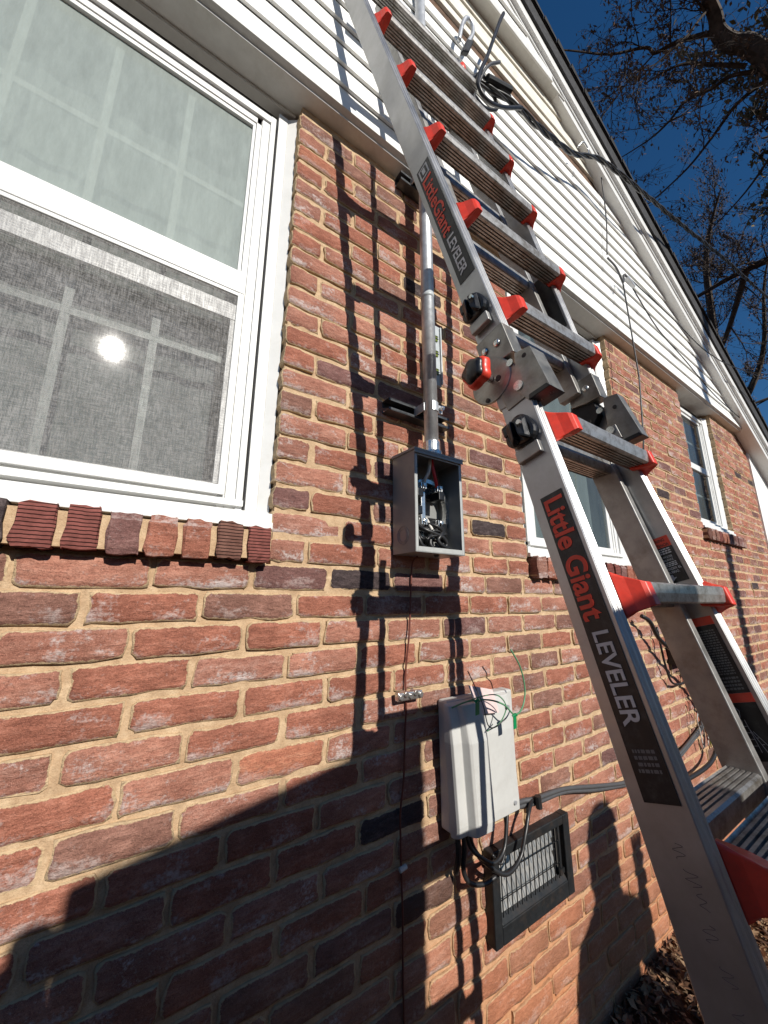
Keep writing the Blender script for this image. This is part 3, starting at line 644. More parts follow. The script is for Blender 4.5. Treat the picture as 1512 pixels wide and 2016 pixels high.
tag(MB().tube([(1.196, -.045, -.665), (1.193, -.045, -.63)], .0105, 8).build('cable_tie', CABLE), 'black tie binding the grey cables above the vent', 'cable tie')
# small junction box far behind the ladder with loose wires
jb = thing('junction_box', 'small dark box with loose wires on the brick behind the right rail', 'utility box', (2.55, 0, -.33))
MB().box((2.45, -.06, -.345), (2.60, -.002, -.20)).build('box', BLACKM, jb, bevel=.004); MB().box((2.475, -.085, -.33), (2.60, -.0605, -.205)).build('cover', NIDG, jb, bevel=.004)
tag(MB().tube(catmull([(2.10, -.05, -.09), (2.157, -.06, -.12), (2.241, -.06, -.208), (2.414, -.09, -.316), (2.595, -.07, -.446), (2.74, -.06, -.603), (2.763, -.06, -.732), (2.619, -.06, -.824), (2.278, -.05, -.837), (2.01, -.04, -.813)]), .010, 8).build('cable', CABLE, smooth=True), 'thick black cable looping down past the dark junction box', 'cable')
tag(MB().tube(catmull([(2.30, -.03, -.15), (2.333, -.03, -.338), (2.39, -.03, -.428), (2.554, -.03, -.434), (2.62, -.03, -.36)]), .0055, 8).build('cable', CABLE, smooth=True), 'thin black cable hanging in a U under the junction box', 'cable')
rw = random.Random(8)
for i, (mt, cn) in enumerate(((WWIRE, 'white'), (GCABLE, 'grey'), (YEL, 'yellow'), (COPPER, 'copper'), (WWIRE, 'white'))):
    x = 2.55+i*.018; zz = -.35; P_ = [(x-.03, -.07, zz)]
    for k in range(6): P_.append((2.56+i*.022+rw.gauss(0, .02)+.012*k, -.03-.03*rw.random(), zz-.07*(k+1)+rw.gauss(0, .01)))
    tag(MB().tube(catmull(P_, 5), .0028, 6).build('loose_wire', mt, smooth=True), 'thin '+cn+' loose wire, '+('leftmost', 'second', 'middle', 'fourth', 'rightmost')[i]+' of the bunch below the junction box', 'wire', 'loose wires below the junction box')

# ------------------------------------------------------------------ ladder
LC = Vector((.771, -.526, .439)); LU, RU, LL, RL, BE, LW, FU, FL, LG = .219, .051, .268, -.003, -.003, .168, .074, .039, .311
def lframe(up):
    lean, roll = (LU, RU) if up else (LL, RL)
    X = Vector((math.cos(BE), math.sin(BE), 0)); Nn = Vector((-math.sin(BE), math.cos(BE), 0))
    U = Vector((0, 0, 1))*math.cos(lean)+Nn*math.sin(lean); Nv = Nn*math.cos(lean)-Vector((0, 0, 1))*math.sin(lean)
    return X*math.cos(roll)+U*math.sin(roll), U*math.cos(roll)-X*math.sin(roll), Nv
def rung_t(k): return LG/2+(4-k)*.3048 if k <= 4 else -LG/2-(k-5)*.3048
def LP(t, side, dx=0, n=0):       # point on the front edge line of a rail: dx outward along the rung, n toward the wall
    X, U, Nv = lframe(t > 0); w = LW+(FU*t if t > 0 else -FL*t)
    return LC+U*t+X*side*(w+dx)+Nv*n
TB = -(LC.z-GZ)/math.cos(LL)+.02
base = LC+lframe(False)[1]*TB
lad = thing('ladder', 'aluminium articulated ladder with red rung caps leaning on the house wall', 'ladder', (base.x, base.y, GZ))
WD, DP = .029, .064
def rail_seg(ts, side, dx0, dx1, n0, n1, ridges=True):
    rings = []
    for t in ts:
        q = [LP(t, side, dx0, n0), LP(t, side, dx1, n0), LP(t, side, dx1, n1), LP(t, side, dx0, n1)]
        if ridges:
            m = []
            for f in (0, .18, .22, .34, .38, .62, .66, .78, .82, 1.0):
                d = -.0028 if (.2 < f < .36 or .64 < f < .8) else 0
                m.append(LP(t, side, dx0+(dx1-dx0)*f, n0+d))
            # outer web with shallow lips
            q = m+[LP(t, side, dx1, n0+.006), LP(t, side, dx1, n1-.006), LP(t, side, dx1, n1), LP(t, side, dx0, n1)]
        rings.append(q)
    return rings
for side in (-1, 1):
    dxa, dxb = (0, WD) if side < 0 else (-WD, 0)
    for ts, nm in (((.085, 1.0, 2.02), 'upper'), ((-.075, -1.0, TB), 'lower')):
        o = MB().loft(rail_seg(ts, side, dxa, dxb, 0, DP)).build('rail', ALU, lad, bevel=.0012, segs=1)
    # inner (telescoping) rails sit inside, further back
    for ts in ((.06, 1.9), (-.06, -1.45)):
        rings = []
        for t in ts:
            X, U, Nv = lframe(t > 0); c = LC+U*t+X*side*(LW-.036-.0)
            rings.append([c+X*a+Nv*b for a, b in ((-.011, .034), (.011, .034), (.011, .086), (-.011, .086))])
        MB().loft(rings).build('inner_rail', ALUD, lad, bevel=.002)
    fo = MB(); p = base+lframe(False)[0]*side*(LW-FL*TB+.012)+Vector((0, .02, .02)); fo.box(p-Vector((.026, .05, .03)), p+Vector((.026, .045, .055))); fo.build('foot', BLACKP, lad, bevel=.008)
def rung_mesh(p0, p1, y0, y1, h, gn=6):
    # level tread: grooved top and bottom, smooth rounded nose in front (-y)
    prof = [(y0, -h*.42), (y0-.001, 0), (y0, h*.42), (y0+.004, h*.5)]
    L_ = y1-y0-.008
    for i in range(gn):
        a = y0+.005+L_*i/gn; b = L_/gn; prof += [(a, h*.5), (a+b*.55, h*.5), (a+b*.6, h*.5-.004), (a+b*.95, h*.5-.004)]
    prof += [(y1, h*.5), (y1, -h*.5)]
    for i in reversed(range(gn)):
        a = y0+.005+L_*i/gn; b = L_/gn; prof += [(a+b*.95, -h*.5+.005), (a+b*.6, -h*.5+.005), (a+b*.55, -h*.5), (a, -h*.5)]
    prof += [(y0+.003, -h*.5)]
    mb = MB(); mb.loft([[Vector((p.x, p.y+y, p.z+z)) for y, z in prof] for p in (p0, p1)])
    return mb
for k in range(-1, 10):
    t = rung_t(k)
    if t < TB+.1 or t > 2.05: continue
    a, b = LP(t, -1, -.004), LP(t, 1, -.006)
    if k == -1: b = LP(t, 1, -.002)
    a.y = b.y = (a.y+b.y)/2
    rung_mesh(a+Vector((.014, 0, 0)), b-Vector((.010, 0, 0)), -.032, .012, .030, 5).build('rung', [ALUG], lad)
    X, U, Nv = lframe(t > 0); q0 = LC+U*t-X*(LW-.047); q1 = LC+U*t+X*(LW-.047)
    rung_mesh(q0+Vector((0,0,-.006)), q1+Vector((0,0,-.006)), .040, .084, .034, 5).build('inner_rung', [ALUG], lad)
    if k == -1: continue
    for side in (-1, 1):
        root = LP(t, side, 0 if side < 0 else -.006); d = Vector((-side, 0, 0)); f = Vector((0, -1, 0)); U_ = lframe(t > 0)[1]
        secs = [(-.004, .003, .032, .038), (.004, .016, .027, .032), (.010, .032, .0215, .025), (.015, .0375, .0190, .022), (.030, .0375, .0185, .0215), (.0325, .035, .017, .0195)]
        rings = []
        for sx, fy, hu, hd_ in secs:
            c = root+d*sx; rings.append([c+U_*hu-f*.012, c+U_*hu+f*(fy*.45), c+U_*hu*.82+f*fy, c-U_*hd_*.82+f*fy, c-U_*hd_+f*(fy*.5), c-U_*hd_-f*.012])
        if side > 0: rings = [r[::-1] for r in rings]
        MB().loft(rings).build('rung_cap', RED, lad, bevel=.0022, segs=2)
# labels on the left rail (outer web), text runs down the rail
def text_obj(s, p, xdir, ydir, size, mat, parent, name, sx=1.0, bold=0.0, align='LEFT'):
    cu = bpy.data.curves.new(name, 'FONT'); cu.body = s; cu.size = size; cu.offset = bold; cu.align_x = align; cu.extrude = .0002
    tmp = bpy.data.objects.new('tmp', cu); COL.objects.link(tmp)
    dg = bpy.context.evaluated_depsgraph_get(); me = bpy.data.meshes.new_from_object(tmp.evaluated_get(dg)); bpy.data.objects.remove(tmp)
    X = Vector(xdir).normalized(); Y = Vector(ydir); Y = (Y-X*Y.dot(X)).normalized(); Z = X.cross(Y)
    off = wloc(parent); p = Vector(p)
    for v in me.vertices: v.co = p+X*(v.co.x*sx)+Y*v.co.y+Z*v.co.z-off
    me.materials.clear(); me.materials.append(mat); me.name = name
    o = bpy.data.objects.new(name, me); COL.objects.link(o); o.parent = parent; return o
def rail_pt(side, t, n, lift):       # on the web face turned to the left (-x)
    return LP(t, side, (WD if side < 0 else -WD), n)+Vector((-lift, 0, 0))
def patch(side, t0, t1, n0, n1, lift, name, mat, parent, slant=0, label=None):
    P_ = [rail_pt(side, t0, n0, lift), rail_pt(side, t1, n0, lift), rail_pt(side, t1+slant, n1, lift), rail_pt(side, t0+slant, n1, lift)]
    n = len(P_); mb = MB().loft([P_, [p+Vector((-.0004, 0, 0)) for p in P_]]); return mb.build(name, mat, parent, label=label)
def rail_text(s, side, t0, t1, n_base, h, mat, parent, name, bold):
    a = rail_pt(side, t0, n_base, .0022); b = rail_pt(side, t1, n_base, .0022); nrm = rail_pt(side, t0, 0, .0022)-rail_pt(side, t0, .03, .0022)
    o = text_obj(s, (0, 0, 0), (1, 0, 0), (0, 1, 0), 1.0, mat, lad, name, 1.0, bold); me = o.data; off = wloc(lad)
    xs_ = [v.co.x+off.x for v in me.vertices]; ys_ = [v.co.y+off.y for v in me.vertices]; w0, w1 = min(xs_), max(xs_); cap = .70
    X = (b-a); Y = nrm.normalized()*h/cap; Z = Vector((-.0003, 0, 0))
    for v in me.vertices:
        c = v.co+off; v.co = a+X*((c.x-w0)/(w1-w0))+Y*c.y+Z*(1 if c.z > 0 else 0)-off
    if parent: o.parent = parent; o.location = -parent.location if False else (0, 0, 0)
    return o
# upper and lower decals on the left rail
patch(-1, .655, .262, .006, .050, .0008, 'decal', DECAL, lad, label='black maker decal on the upper left rail')
rail_text('LittleGiant', -1, .607, .405, .043, .030, DRED, None, 'decal_text', .017)['label'] = 'red maker name on the upper decal'
rail_text('LEVELER', -1, .395, .278, .039, .021, DWHITE, None, 'decal_text', .02)['label'] = 'white LEVELER lettering on the upper decal'
for a, b, c, d_, mt, lf in ((.648, .615, .014, .044, DWHITE, .0014), (.644, .619, .018, .040, DECAL, .0019), (.640, .623, .024, .034, DWHITE, .0024)):
    patch(-1, a, b, c, d_, lf, 'decal_mark', mt, lad)
patch(-1, -.288, -.700, .007, .047, .0008, 'decal', DECAL, lad, label='long black maker decal on the lower left rail')
rail_text('Little Giant', -1, -.297, -.492, .0415, .031, DRED, None, 'decal_text', .024)['label'] = 'red maker name on the lower decal'
rail_text('LEVELER', -1, -.507, -.622, .0375, .022, DWHITE, None, 'decal_text', .02)['label'] = 'white LEVELER lettering on the lower decal'
# faint marker scribble low on the rail
for s0, n0, amp in ((-.735, .028, .006), (-.757, .024, .007), (-.775, .022, .004), (-.80, .026, .007), (-.83, .024, .006), (-.86, .027, .006)):
    P_ = [rail_pt(-1, s0-.014*q/7, n0+amp*math.sin(q*1.7+s0*90), .0006) for q in range(8)]
    MB().tube(catmull(P_, 4), .00025, 4).build('marker_stroke', INK, lad)
# warning stickers on the inner face of the right rail
def strip_lines(side, t0, t1, n0, n1, rows, mat, lift, seed, nm='sticker_print'):
    r = random.Random(seed); mb = MB()
    for i in range(rows):
        t = t0+(t1-t0)*(i+.5)/rows; h = abs(t1-t0)/rows*.28; n = n0+.002
        while n < n1-.004:
            w = r.uniform(.002, .006); e = min(n+w, n1-.002); P_ = [rail_pt(side, t-h, n, lift), rail_pt(side, t-h, e, lift), rail_pt(side, t+h, e, lift), rail_pt(side, t+h, n, lift)]
            mb.add(P_, [(0, 1, 2, 3)]); n = e+.0012
    return mb.build(nm, mat, lad)
strip_lines(-1, -.645, -.672, .012, .042, 4, DGREY, .0014, 12)
patch(1, -.330, -.352, .010, .062, .0008, 'sticker_header', DRED, lad, label='red WARNING header on the upper right-rail sticker')
patch(1, -.3523, -.425, .010, .062, .0008, 'sticker', DECAL, lad, label='black warning sticker on the right rail')
def cross_text(s, side, t, n0, n1, h, mat, bold=.0):
    # lettering that runs across the rail (from the wall side towards the front edge)
    a = rail_pt(side, t, n1, .0014); b = rail_pt(side, t, n0, .0014); up = (rail_pt(side, t+.05, n1, .0014)-a).normalized()
    o = text_obj(s, (0, 0, 0), (1, 0, 0), (0, 1, 0), 1.0, mat, lad, 'sticker_text', 1.0, bold); me = o.data; off = wloc(lad)
    xs_ = [v.co.x+off.x for v in me.vertices]; w0, w1 = min(xs_), max(xs_)
    for v in me.vertices:
        c = v.co+off; v.co = a+(b-a)*((c.x-w0)/(w1-w0))+up*(c.y*h/.7)+Vector((-.0002 if c.z > 0 else 0, 0, 0))-off
    return o
cross_text('WARNING', 1, -.3405, .018, .052, .0058, DECAL, .01); cross_text('ADVERTENCIA', 1, -.3505, .014, .056, .0055, DECAL, .01)
strip_lines(1, -.354, -.367, .014, .060, 3, DWHITE, .0014, 2); cross_text('YOU CAN LOSE', 1, -.3745, .018, .050, .0042, DWHITE); cross_text('YOUR BALANCE.', 1, -.381, .018, .050, .0042, DWHITE)
strip_lines(1, -.383, -.393, .014, .060, 3, DWHITE, .0014, 3); cross_text('PUEDE PERDER EL', 1, -.3995, .012, .058, .0046, DWHITE); cross_text('EQUILIBRIO.', 1, -.4065, .018, .048, .0046, DWHITE)
ar = MB(); A_ = [(.033, -.409), (.033, -.415), (.028, -.415), (.038, -.4225), (.048, -.415), (.043, -.415), (.043, -.409)]
ar.add([rail_pt(1, t, n, .0014) for n, t in A_], [(0, 1, 5, 6), (2, 3, 4)]); ar.build('arrow', DWHITE, lad)
patch(1, -.497, -.512, .008, .064, .0008, 'sticker_header', DRED, lad, label='red header of the lower right-rail sticker'); patch(1, -.5123, -.630, .008, .064, .0008, 'sticker', DECAL, lad, label='tall black instruction sticker on the right rail')
strip_lines(1, -.520, -.60, .012, .060, 18, DGREY, .0014, 7); strip_lines(1, -.602, -.626, .012, .060, 4, DGREY, .0014, 8)
patch(1, -.6303, -.645, .008, .064, .0008, 'sticker_header', DRED, lad); patch(1, -.6453, -.735, .008, .064, .0008, 'sticker', DECAL, lad, label='black sticker with a small ladder drawing')
lw = MB()
def LN(*p, r=.0004): lw.tube([rail_pt(1, t, n, .0014) for n, t in p], r, 4)
LN((.040, -.672), (.050, -.722)); LN((.036, -.672), (.034, -.722)); LN((.032, -.690), (.016, -.722)); LN((.036, -.684), (.026, -.722))
for i in range(4): t = -.682-.010*i; LN((.0415+.0018*i, t), (.036-.0004*i, t)); LN((.032-.0035*i, t-.008), (.034-.0025*i, t-.008)) if i else None
LN((.040, -.668), (.037, -.658), (.041, -.652)); lw.build('ladder_drawing', DWHITE, lad)
# stickers on the front edge of the right rail and the front of the left rail
for a, b, mt in ((-.255, -.33, DRED), (-.335, -.41, DGREY), (-.42, -.475, DRED)):
    P_ = [LP(a, 1, .0006, .004), LP(b, 1, .0006, .004), LP(b, 1, .0006, .03), LP(a, 1, .0006, .03)]
    MB().loft([P_, [p+Vector((.0004, 0, 0)) for p in P_]]).build('edge_sticker', mt, lad)
for a, b in ((.40, .345), (.34, .27), (-.25, -.42)):
    P_ = [LP(a, -1, -.0006, .002), LP(b, -1, -.0006, .002), LP(b, -1, -.0006, .03), LP(a, -1, -.0006, .03)]
    MB().loft([P_, [p+Vector((.0004, 0, 0)) for p in P_]]).build('edge_sticker', DWHITE, lad, label='worn pale sticker on the inner side of the left rail')
patch(1, .50, .28, .006, .056, .0008, 'sticker', DECAL, lad, label='black sticker high on the right rail')

# hinge: sleeve, discs, arms, bracket
def HP(side, t, n, dx): return LP(t, side, dx, n)
def plate(side, pts, dx0, dx1, name, mat, bev=.0015, label=None):
    A_ = [HP(side, t, n, dx0) for t, n in pts]; B_ = [HP(side, t, n, dx1) for t, n in pts]
    return MB().loft([A_, B_]).build(name, mat, lad, bevel=bev, label=label)
for side in (-1, 1):
    o_, i_ = (WD+.002, -.004) if side < 0 else (.006, -WD-.004)
    # upper sleeve wraps the rail
    plate(side, [(.100, -.003), (.100, .067), (.040, .070), (.030, .036), (.026, -.003)], i_, o_+.002, 'hinge_sleeve', STEEL)
    plate(side, [(-.090, -.003), (-.078, .067), (-.050, .067), (-.052, -.003)], i_+.002, o_, 'hinge_sleeve', ALUD)
    for (tt, nn) in ((.072, .052), (.068, .022)):
        c = HP(side, tt, nn, o_+.002 if side < 0 else i_); d = Vector((-.004, 0, 0)); MB().tube([c, c+d*.7, c+d], [.0085, .008, .004], 12).build('rivet', ZINC, lad, smooth=True)
    disc = [(.0+.052*math.cos(a), .062+.050*math.sin(a)) for a in [i*math.pi/14 for i in range(28)]]
    plate(side, disc, o_-.004, o_+.003, 'hinge_disc', STEEL)
    plate(side, [(.05, .02), (.05, .075), (.0, .095), (-.04, .06), (-.0, .02)], i_+.010, o_-.005, 'hinge_core', BLACKM)
    plate(side, [(.012, .010), (.012, .045), (-.040, .055), (-.092, .050), (-.092, .004), (-.03, .0)], o_-.005, o_+.001 if side < 0 else o_-.001, 'hinge_arm', STEEL)
    for (tt, nn, rr0, mt) in ((-.012, .045, .0065, GAP), (.03, .085, .005, GAP), (-.04, .082, .005, GAP), (-.062, .012, .010, ZINC), (-.002, .012, .0075, ZINC)):
        c = HP(side, tt, nn, o_+.0035 if side < 0 else i_-.001); MB().tube([c, c+Vector((-.002, 0, 0))], rr0, 12).build('hinge_pin', mt, lad)
    # channel bracket with a rubber end
    dxs = (WD+.004, -.010) if side < 0 else (.004, -WD+.004)
    br_ = MB(); q = [(.020, -.002), (.010, -.034), (-.108, -.040), (-.104, .004), (-.070, .020)]
    for dx in dxs: br_.loft([[HP(side, t, n, dx) for t, n in q], [HP(side, t, n, dx-.002) for t, n in q]])
    fr_ = [(.010, -.034), (-.108, -.040)]; br_.loft([[HP(side, t, n, dx) for dx in (dxs[0], dxs[1]-.002) for _ in (0,)]+[HP(side, t, n+.002, dx) for dx in (dxs[1]-.002, dxs[0])] for t, n in fr_])
    tp = [(.020, -.002), (.010, -.034)]; br_.loft([[HP(side, t, n, dx) for dx in (dxs[0], dxs[1]-.002)]+[HP(side, t-.002, n+.001, dx) for dx in (dxs[1]-.002, dxs[0])] for t, n in tp])
    br_.build('hinge_bracket', STEEL, lad, bevel=.0008)
    plate(side, [(-.1085, -.041), (-.098, -.036), (-.094, .0), (-.1045, .004)], dxs[0]+.001, dxs[1]-.003, 'bracket_bumper', BLACKP)
    c = HP(side, -.012, -.018, dxs[0]+.0005 if side < 0 else dxs[1]-.0025); MB().tube([c, c+Vector((-.0012, 0, 0))], .005, 10).build('bracket_hole', GAP, lad)
# knob on the left hinge, plain bolt on the right
c = HP(-1, -.002, .060, WD+.008)
MB().tube([c, c+Vector((-.030, 0, 0))], .007, 12).build('knob_shaft', ZINC, lad, smooth=True)
kn = MB(); ring = lambda x, r_: [c+Vector((x, r_*(1+.09*math.cos(5*a))*math.cos(a), r_*(1+.09*math.cos(5*a))*math.sin(a))) for a in [i*math.pi/20 for i in range(40)]]
kn.loft([ring(-.026, .014), ring(-.030, .027), ring(-.036, .0315), ring(-.048, .030), ring(-.052, .026)]); kn.build('hinge_knob', RED, lad, smooth=True, label='red and black hinge knob on the left side')
kn = MB(); kn.loft([ring(-.0485, .0255), ring(-.056, .025), ring(-.061, .018)]); kn.build('knob_face', BLACKP, lad, smooth=True)
c = HP(1, .0, .062, -WD-.006); MB().tube([c, c+Vector((-.016, 0, 0))], .011, 6).build('hinge_bolt', ZINC, lad, bevel=.001)
# black rotating lock handles on the outer web of the left rail
for (t0, s_) in ((.175, 1), (-.155, 1)):
    X, U, Nv = lframe(t0 > 0); c = rail_pt(-1, t0, .036, 0)
    kb = MB()
    def rg(x, r_, st=1.0):
        return [c+Vector((-x, 0, 0))+U*(r_*st*(1+.10*math.cos(3*a+.6))*math.cos(a))+Nv*(r_*(1+.10*math.cos(3*a+.6))*math.sin(a)) for a in [i*math.pi/16 for i in range(32)]]
    kb.loft([rg(0, .028), rg(.006, .031), rg(.013, .030), rg(.016, .024)]); kb.build('lock_base', BLACKP, lad, smooth=False, bevel=.002, segs=1)
    w_ = MB()
    for sg in (-1, 1):
        w_.loft([[c+Vector((-x, 0, 0))+U*(a)+Nv*(sg*b_) for x, a, b_ in ((.0165, .026, .002), (.0165, -.024, .004), (.0165, -.030, .020), (.0165, .020, .024))], [c+Vector((-x, 0, 0))+U*(a)+Nv*(sg*b_) for x, a, b_ in ((.030, .020, .003), (.034, -.018, .005), (.026, -.024, .014), (.024, .014, .018))]])
    w_.build('lock_handle', BLACKP, lad, bevel=.004)
    e_ = MB(); e_.obox(c+Vector((-.010, 0, 0))+U*.014+Nv*.020, (.009, 0, 0), U*.012, Nv*.010); e_.build('lock_tab', BLACKP, lad, bevel=.004)
    MB().obox(c+U*(-.045)+Vector((-.006, 0, 0)), (.006, 0, 0), U*.012, Nv*.024).build('lock_bracket', ALUD, lad, bevel=.002)
    MB().tube([c+Vector((-.028, 0, 0))+U*.004-Nv*.014, c+Vector((-.033, 0, 0))+U*.004-Nv*.014], .0045, 8).build('lock_screw', ZINC, lad)

# ------------------------------------------------------------------ service cable, wires and pulley on the gable
sv = thing('service_cable', 'twisted black service drop cable running from the gable out to the street', 'cable', (1.0, -.15, 2.15))
cen = catmull([(.93, -.11, 2.17), (.99, -.13, 2.24), (1.10, -.16, 2.25), (1.26, -.18, 2.27), (1.46, -.18, 2.31), (1.78, -.17, 2.44), (2.08, -.20, 2.60), (2.44, -.24, 2.63), (3.13, -.28, 2.75), (4.10, -.33, 2.95), (5.31, -.396, 3.145), (9, -.6, 3.9), (20, -1.2, 6.2)], 10)
for j in range(3):
    P_ = []
    L = 0
    for i, p in enumerate(cen):
        if i: L += (p-cen[i-1]).length
        a = L*16+j*2.094; P_.append(p+Vector((0, .0085*math.cos(a), .0085*math.sin(a))))
    MB().tube(P_, .0068 if j else .005, 6).build('strand', CABLE, sv, smooth=True)
tag(MB().tube(catmull([(1.19, -.20, 2.80), (1.16, -.20, 2.72), (1.12, -.2, 2.60), (1.033, -.2, 2.33), (.965, -.2, 2.14), (.957, -.2, 2.055), (1.008, -.2, 2.03), (1.113, -.2, 2.095), (1.26, -.2, 2.235)]), .0085, 8).build('cable_end', CABLE, smooth=True), 'black cut cable end standing up and curling over the siding', 'cable')
tag(MB().tube(catmull([(1.15, -.18, 2.45), (1.06, -.17, 2.33), (.99, -.13, 2.12), (.96, -.10, 2.05)]), .007, 8).build('cable_end', GCABLE, smooth=True), 'grey cut cable end beside the pulley', 'cable')
tag(MB().tube(catmull([(.97, -.15, 2.2), (1.03, -.16, 2.27), (1.10, -.15, 2.28), (1.16, -.14, 2.22), (1.08, -.13, 2.16), (1.0, -.14, 2.14)]), .0075, 8).build('cable_loop', CABLE, smooth=True), 'short loop of black cable at the splice on the siding', 'cable')
sp_ = thing('cable_splice', 'dark splice sleeves where the service cable meets the gable', 'splice', (1.15, -.15, 2.28))
MB().tube([(1.06, -.17, 2.265), (1.20, -.19, 2.30)], .016, 10).build('sleeve', BLACKM, sp_); MB().tube([(1.10, -.14, 2.33), (1.25, -.15, 2.36)], .013, 10).build('sleeve', STRUT, sp_)
pl = thing('cable_puller', 'steel clevis and black cable puller hanging on the siding', 'puller', (.98, -.12, 2.42))
MB().tube(catmull([(.945, -.12, 2.46), (.975, -.12, 2.60), (1.01, -.12, 2.69), (1.045, -.12, 2.69), (1.045, -.12, 2.62), (1.0, -.12, 2.50), (.97, -.12, 2.42)]), .010, 8).build('clevis', GALV, pl, smooth=True)
b = MB(); b.obox((.985, -.13, 2.44), (.022, 0, .018), (0, .012, 0), (.02, 0, .06)); b.build('puller_body', BLACKM, pl, bevel=.006)
MB().tube(catmull([(.955, -.12, 2.40), (.94, -.12, 2.30), (.925, -.12, 2.2), (.93, -.12, 2.15)]), .003, 6).build('hanging_wire', ZINC, pl, smooth=True)
hk = thing('insulator', 'two red insulator knobs on a steel link below the puller', 'insulator', (.93, -.12, 2.2))
MB().tube([(.938, -.12, 2.245), (.948, -.12, 2.27), (.955, -.12, 2.31)], [.018, .022, .012], 12).build('red_knob', RED, hk, smooth=True); MB().tube([(.905, -.12, 2.125), (.912, -.12, 2.15), (.92, -.12, 2.18)], [.014, .020, .012], 12).build('red_knob', RED, hk, smooth=True)
MB().tube(catmull([(.95, -.12, 2.27), (1.02, -.12, 2.27), (1.10, -.12, 2.30)]), .009, 8).build('link', GALV, hk, smooth=True); MB().tube([(.925, -.12, 2.12), (.95, -.11, 2.03), (.97, -.11, 1.97)], .014, 8).build('black_sleeve', BLACKM, hk)
h2 = thing('hanging_wire', 'thin dark wire hanging straight down from the siding hook to the lower wall', 'wire', (2.31, -.12, .55))
MB().tube([(2.335, -.12, 1.92), (2.31, -.13, 1.64), (2.285, -.14, 1.227), (2.236, -.13, .842), (2.161, -.11, .50)], .0042, 6).build('wire', CABLE, h2, smooth=True)
MB().tube(catmull([(2.22, -.10, 2.05), (2.27, -.12, 1.99), (2.335, -.12, 1.92), (2.36, -.12, 1.95), (2.37, -.12, 1.99), (2.41, -.12, 2.0)]), .006, 6).build('hook', GCABLE, h2, smooth=True)
MB().obox((2.46, -.12, 1.985), (.045, 0, -.012), (0, .010, 0), (.003, 0, .010)).build('clip', GALV, h2, bevel=.002)
for lab, P_ in (('slack thin wire lying along the siding toward the rake', [(2.46, -.11, 2.0), (2.9, -.09, 1.86), (3.4, -.085, 1.80), (4.0, -.085, 1.70), (5.0, -.1, 1.62), (5.6, -.15, 1.2)]),
                ('thin wire dropping from the rake return to the siding hook', [(2.25, -.13, 3.0), (2.35, -.09, 2.7), (2.32, -.09, 2.4), (2.25, -.09, 2.1)]),
                ('upper taut wire crossing the far siding to the roof edge', [(2.45, -.10, 2.06), (3.2, -.10, 2.09), (3.9, -.14, 2.02), (4.6, -.30, 1.98), (8, -.9, 2.2)])):
    tag(MB().tube(catmull(P_), .0038, 6).build('wire', CABLE, smooth=True), lab, 'wire')
tag(MB().tube(catmull([(1.94, -.14, 2.66), (1.97, -.16, 2.70), (2.02, -.16, 2.69), (2.02, -.16, 2.64), (1.98, -.15, 2.63)]), .005, 6).build('screw_eye', ZINC, smooth=True), 'small open screw eye on the rake board near the cable', 'hook')

# ------------------------------------------------------------------ trees beyond the house
def V(*a): return Vector(a)
def make_tree(name, label, limbs, trunk, seed, twigs, leaves, lmat, up=.12, spread=.55, tip=.006, lsize=.035, droop=0):
    r = random.Random(seed); T = thing(name, label, 'tree', (trunk[0][0], trunk[0][1], GZ), 'bare late-autumn trees behind the house')
    MB().tube(catmull(trunk, 5), [trunk_r*(1-.72*i/(len(catmull(trunk, 5))-1)) for trunk_r in (.30,) for i in range(len(catmull(trunk, 5)))], 10).build('trunk', BARK, T, smooth=True)
    br = MB(); lf = MB(); fr = []
    for pts, r0, r1 in limbs:
        P_ = catmull(pts, 5); n = len(P_); br.tube(P_, [r0+(r1-r0)*i/(n-1) for i in range(n)], 6)
        for i in range(1, n): fr.append((P_[i], (P_[i]-P_[i-1]).normalized(), (r0+(r1-r0)*i/(n-1)), 0))
    def twig(p, d, rad, length, depth):
        P_ = [p]; n = 5; q = p; dd = d
        for i in range(n):
            dd = (dd+V(r.gauss(0, .16), r.gauss(0, .16), r.gauss(up, .14)-droop*i*.05)).normalized(); q = q+dd*(length/n); P_.append(q)
        br.tube(P_, [max(.0022, rad*(1-.75*i/n)) for i in range(n+1)], 3 if rad < .012 else 5, cap=False)
        if depth > 0:
            for i in range(1, n+1):
                for _ in range(r.choice((1, 1, 2))):
                    nd = (dd+V(r.gauss(0, 1), r.gauss(0, 1), r.gauss(0, .7))*spread).normalized(); twig(P_[i], nd, rad*.55, length*r.uniform(.42, .68), depth-1)
        if depth <= 1 and r.random() < leaves:
            for i in range(1, n+1):
                for _ in range(r.choice((0, 1, 2))):
                    c = P_[i]+V(r.gauss(0, .03), r.gauss(0, .03), r.gauss(-.02, .03)); s = lsize*r.uniform(.5, 1.2)
                    a = V(r.gauss(0, 1), r.gauss(0, 1), r.gauss(0, 1)).normalized()*s; b_ = a.orthogonal().normalized()*s*.45
                    lf.add([c-a, c-b_, c+a, c+b_], [(0, 1, 2, 3)])
    for _ in range(twigs):
        p, d, rad, _x = r.choice(fr); nd = (d*.5+V(r.gauss(0, 1), r.gauss(0, 1), r.gauss(.1, .8))*.8).normalized()
        twig(p, nd, min(rad*.5, .016), r.uniform(.5, 1.2), 2)
    br.build('branches', BARK, T)
    if lf.v: tag(lf.build('leaves', lmat, T), kind='stuff')
    return T
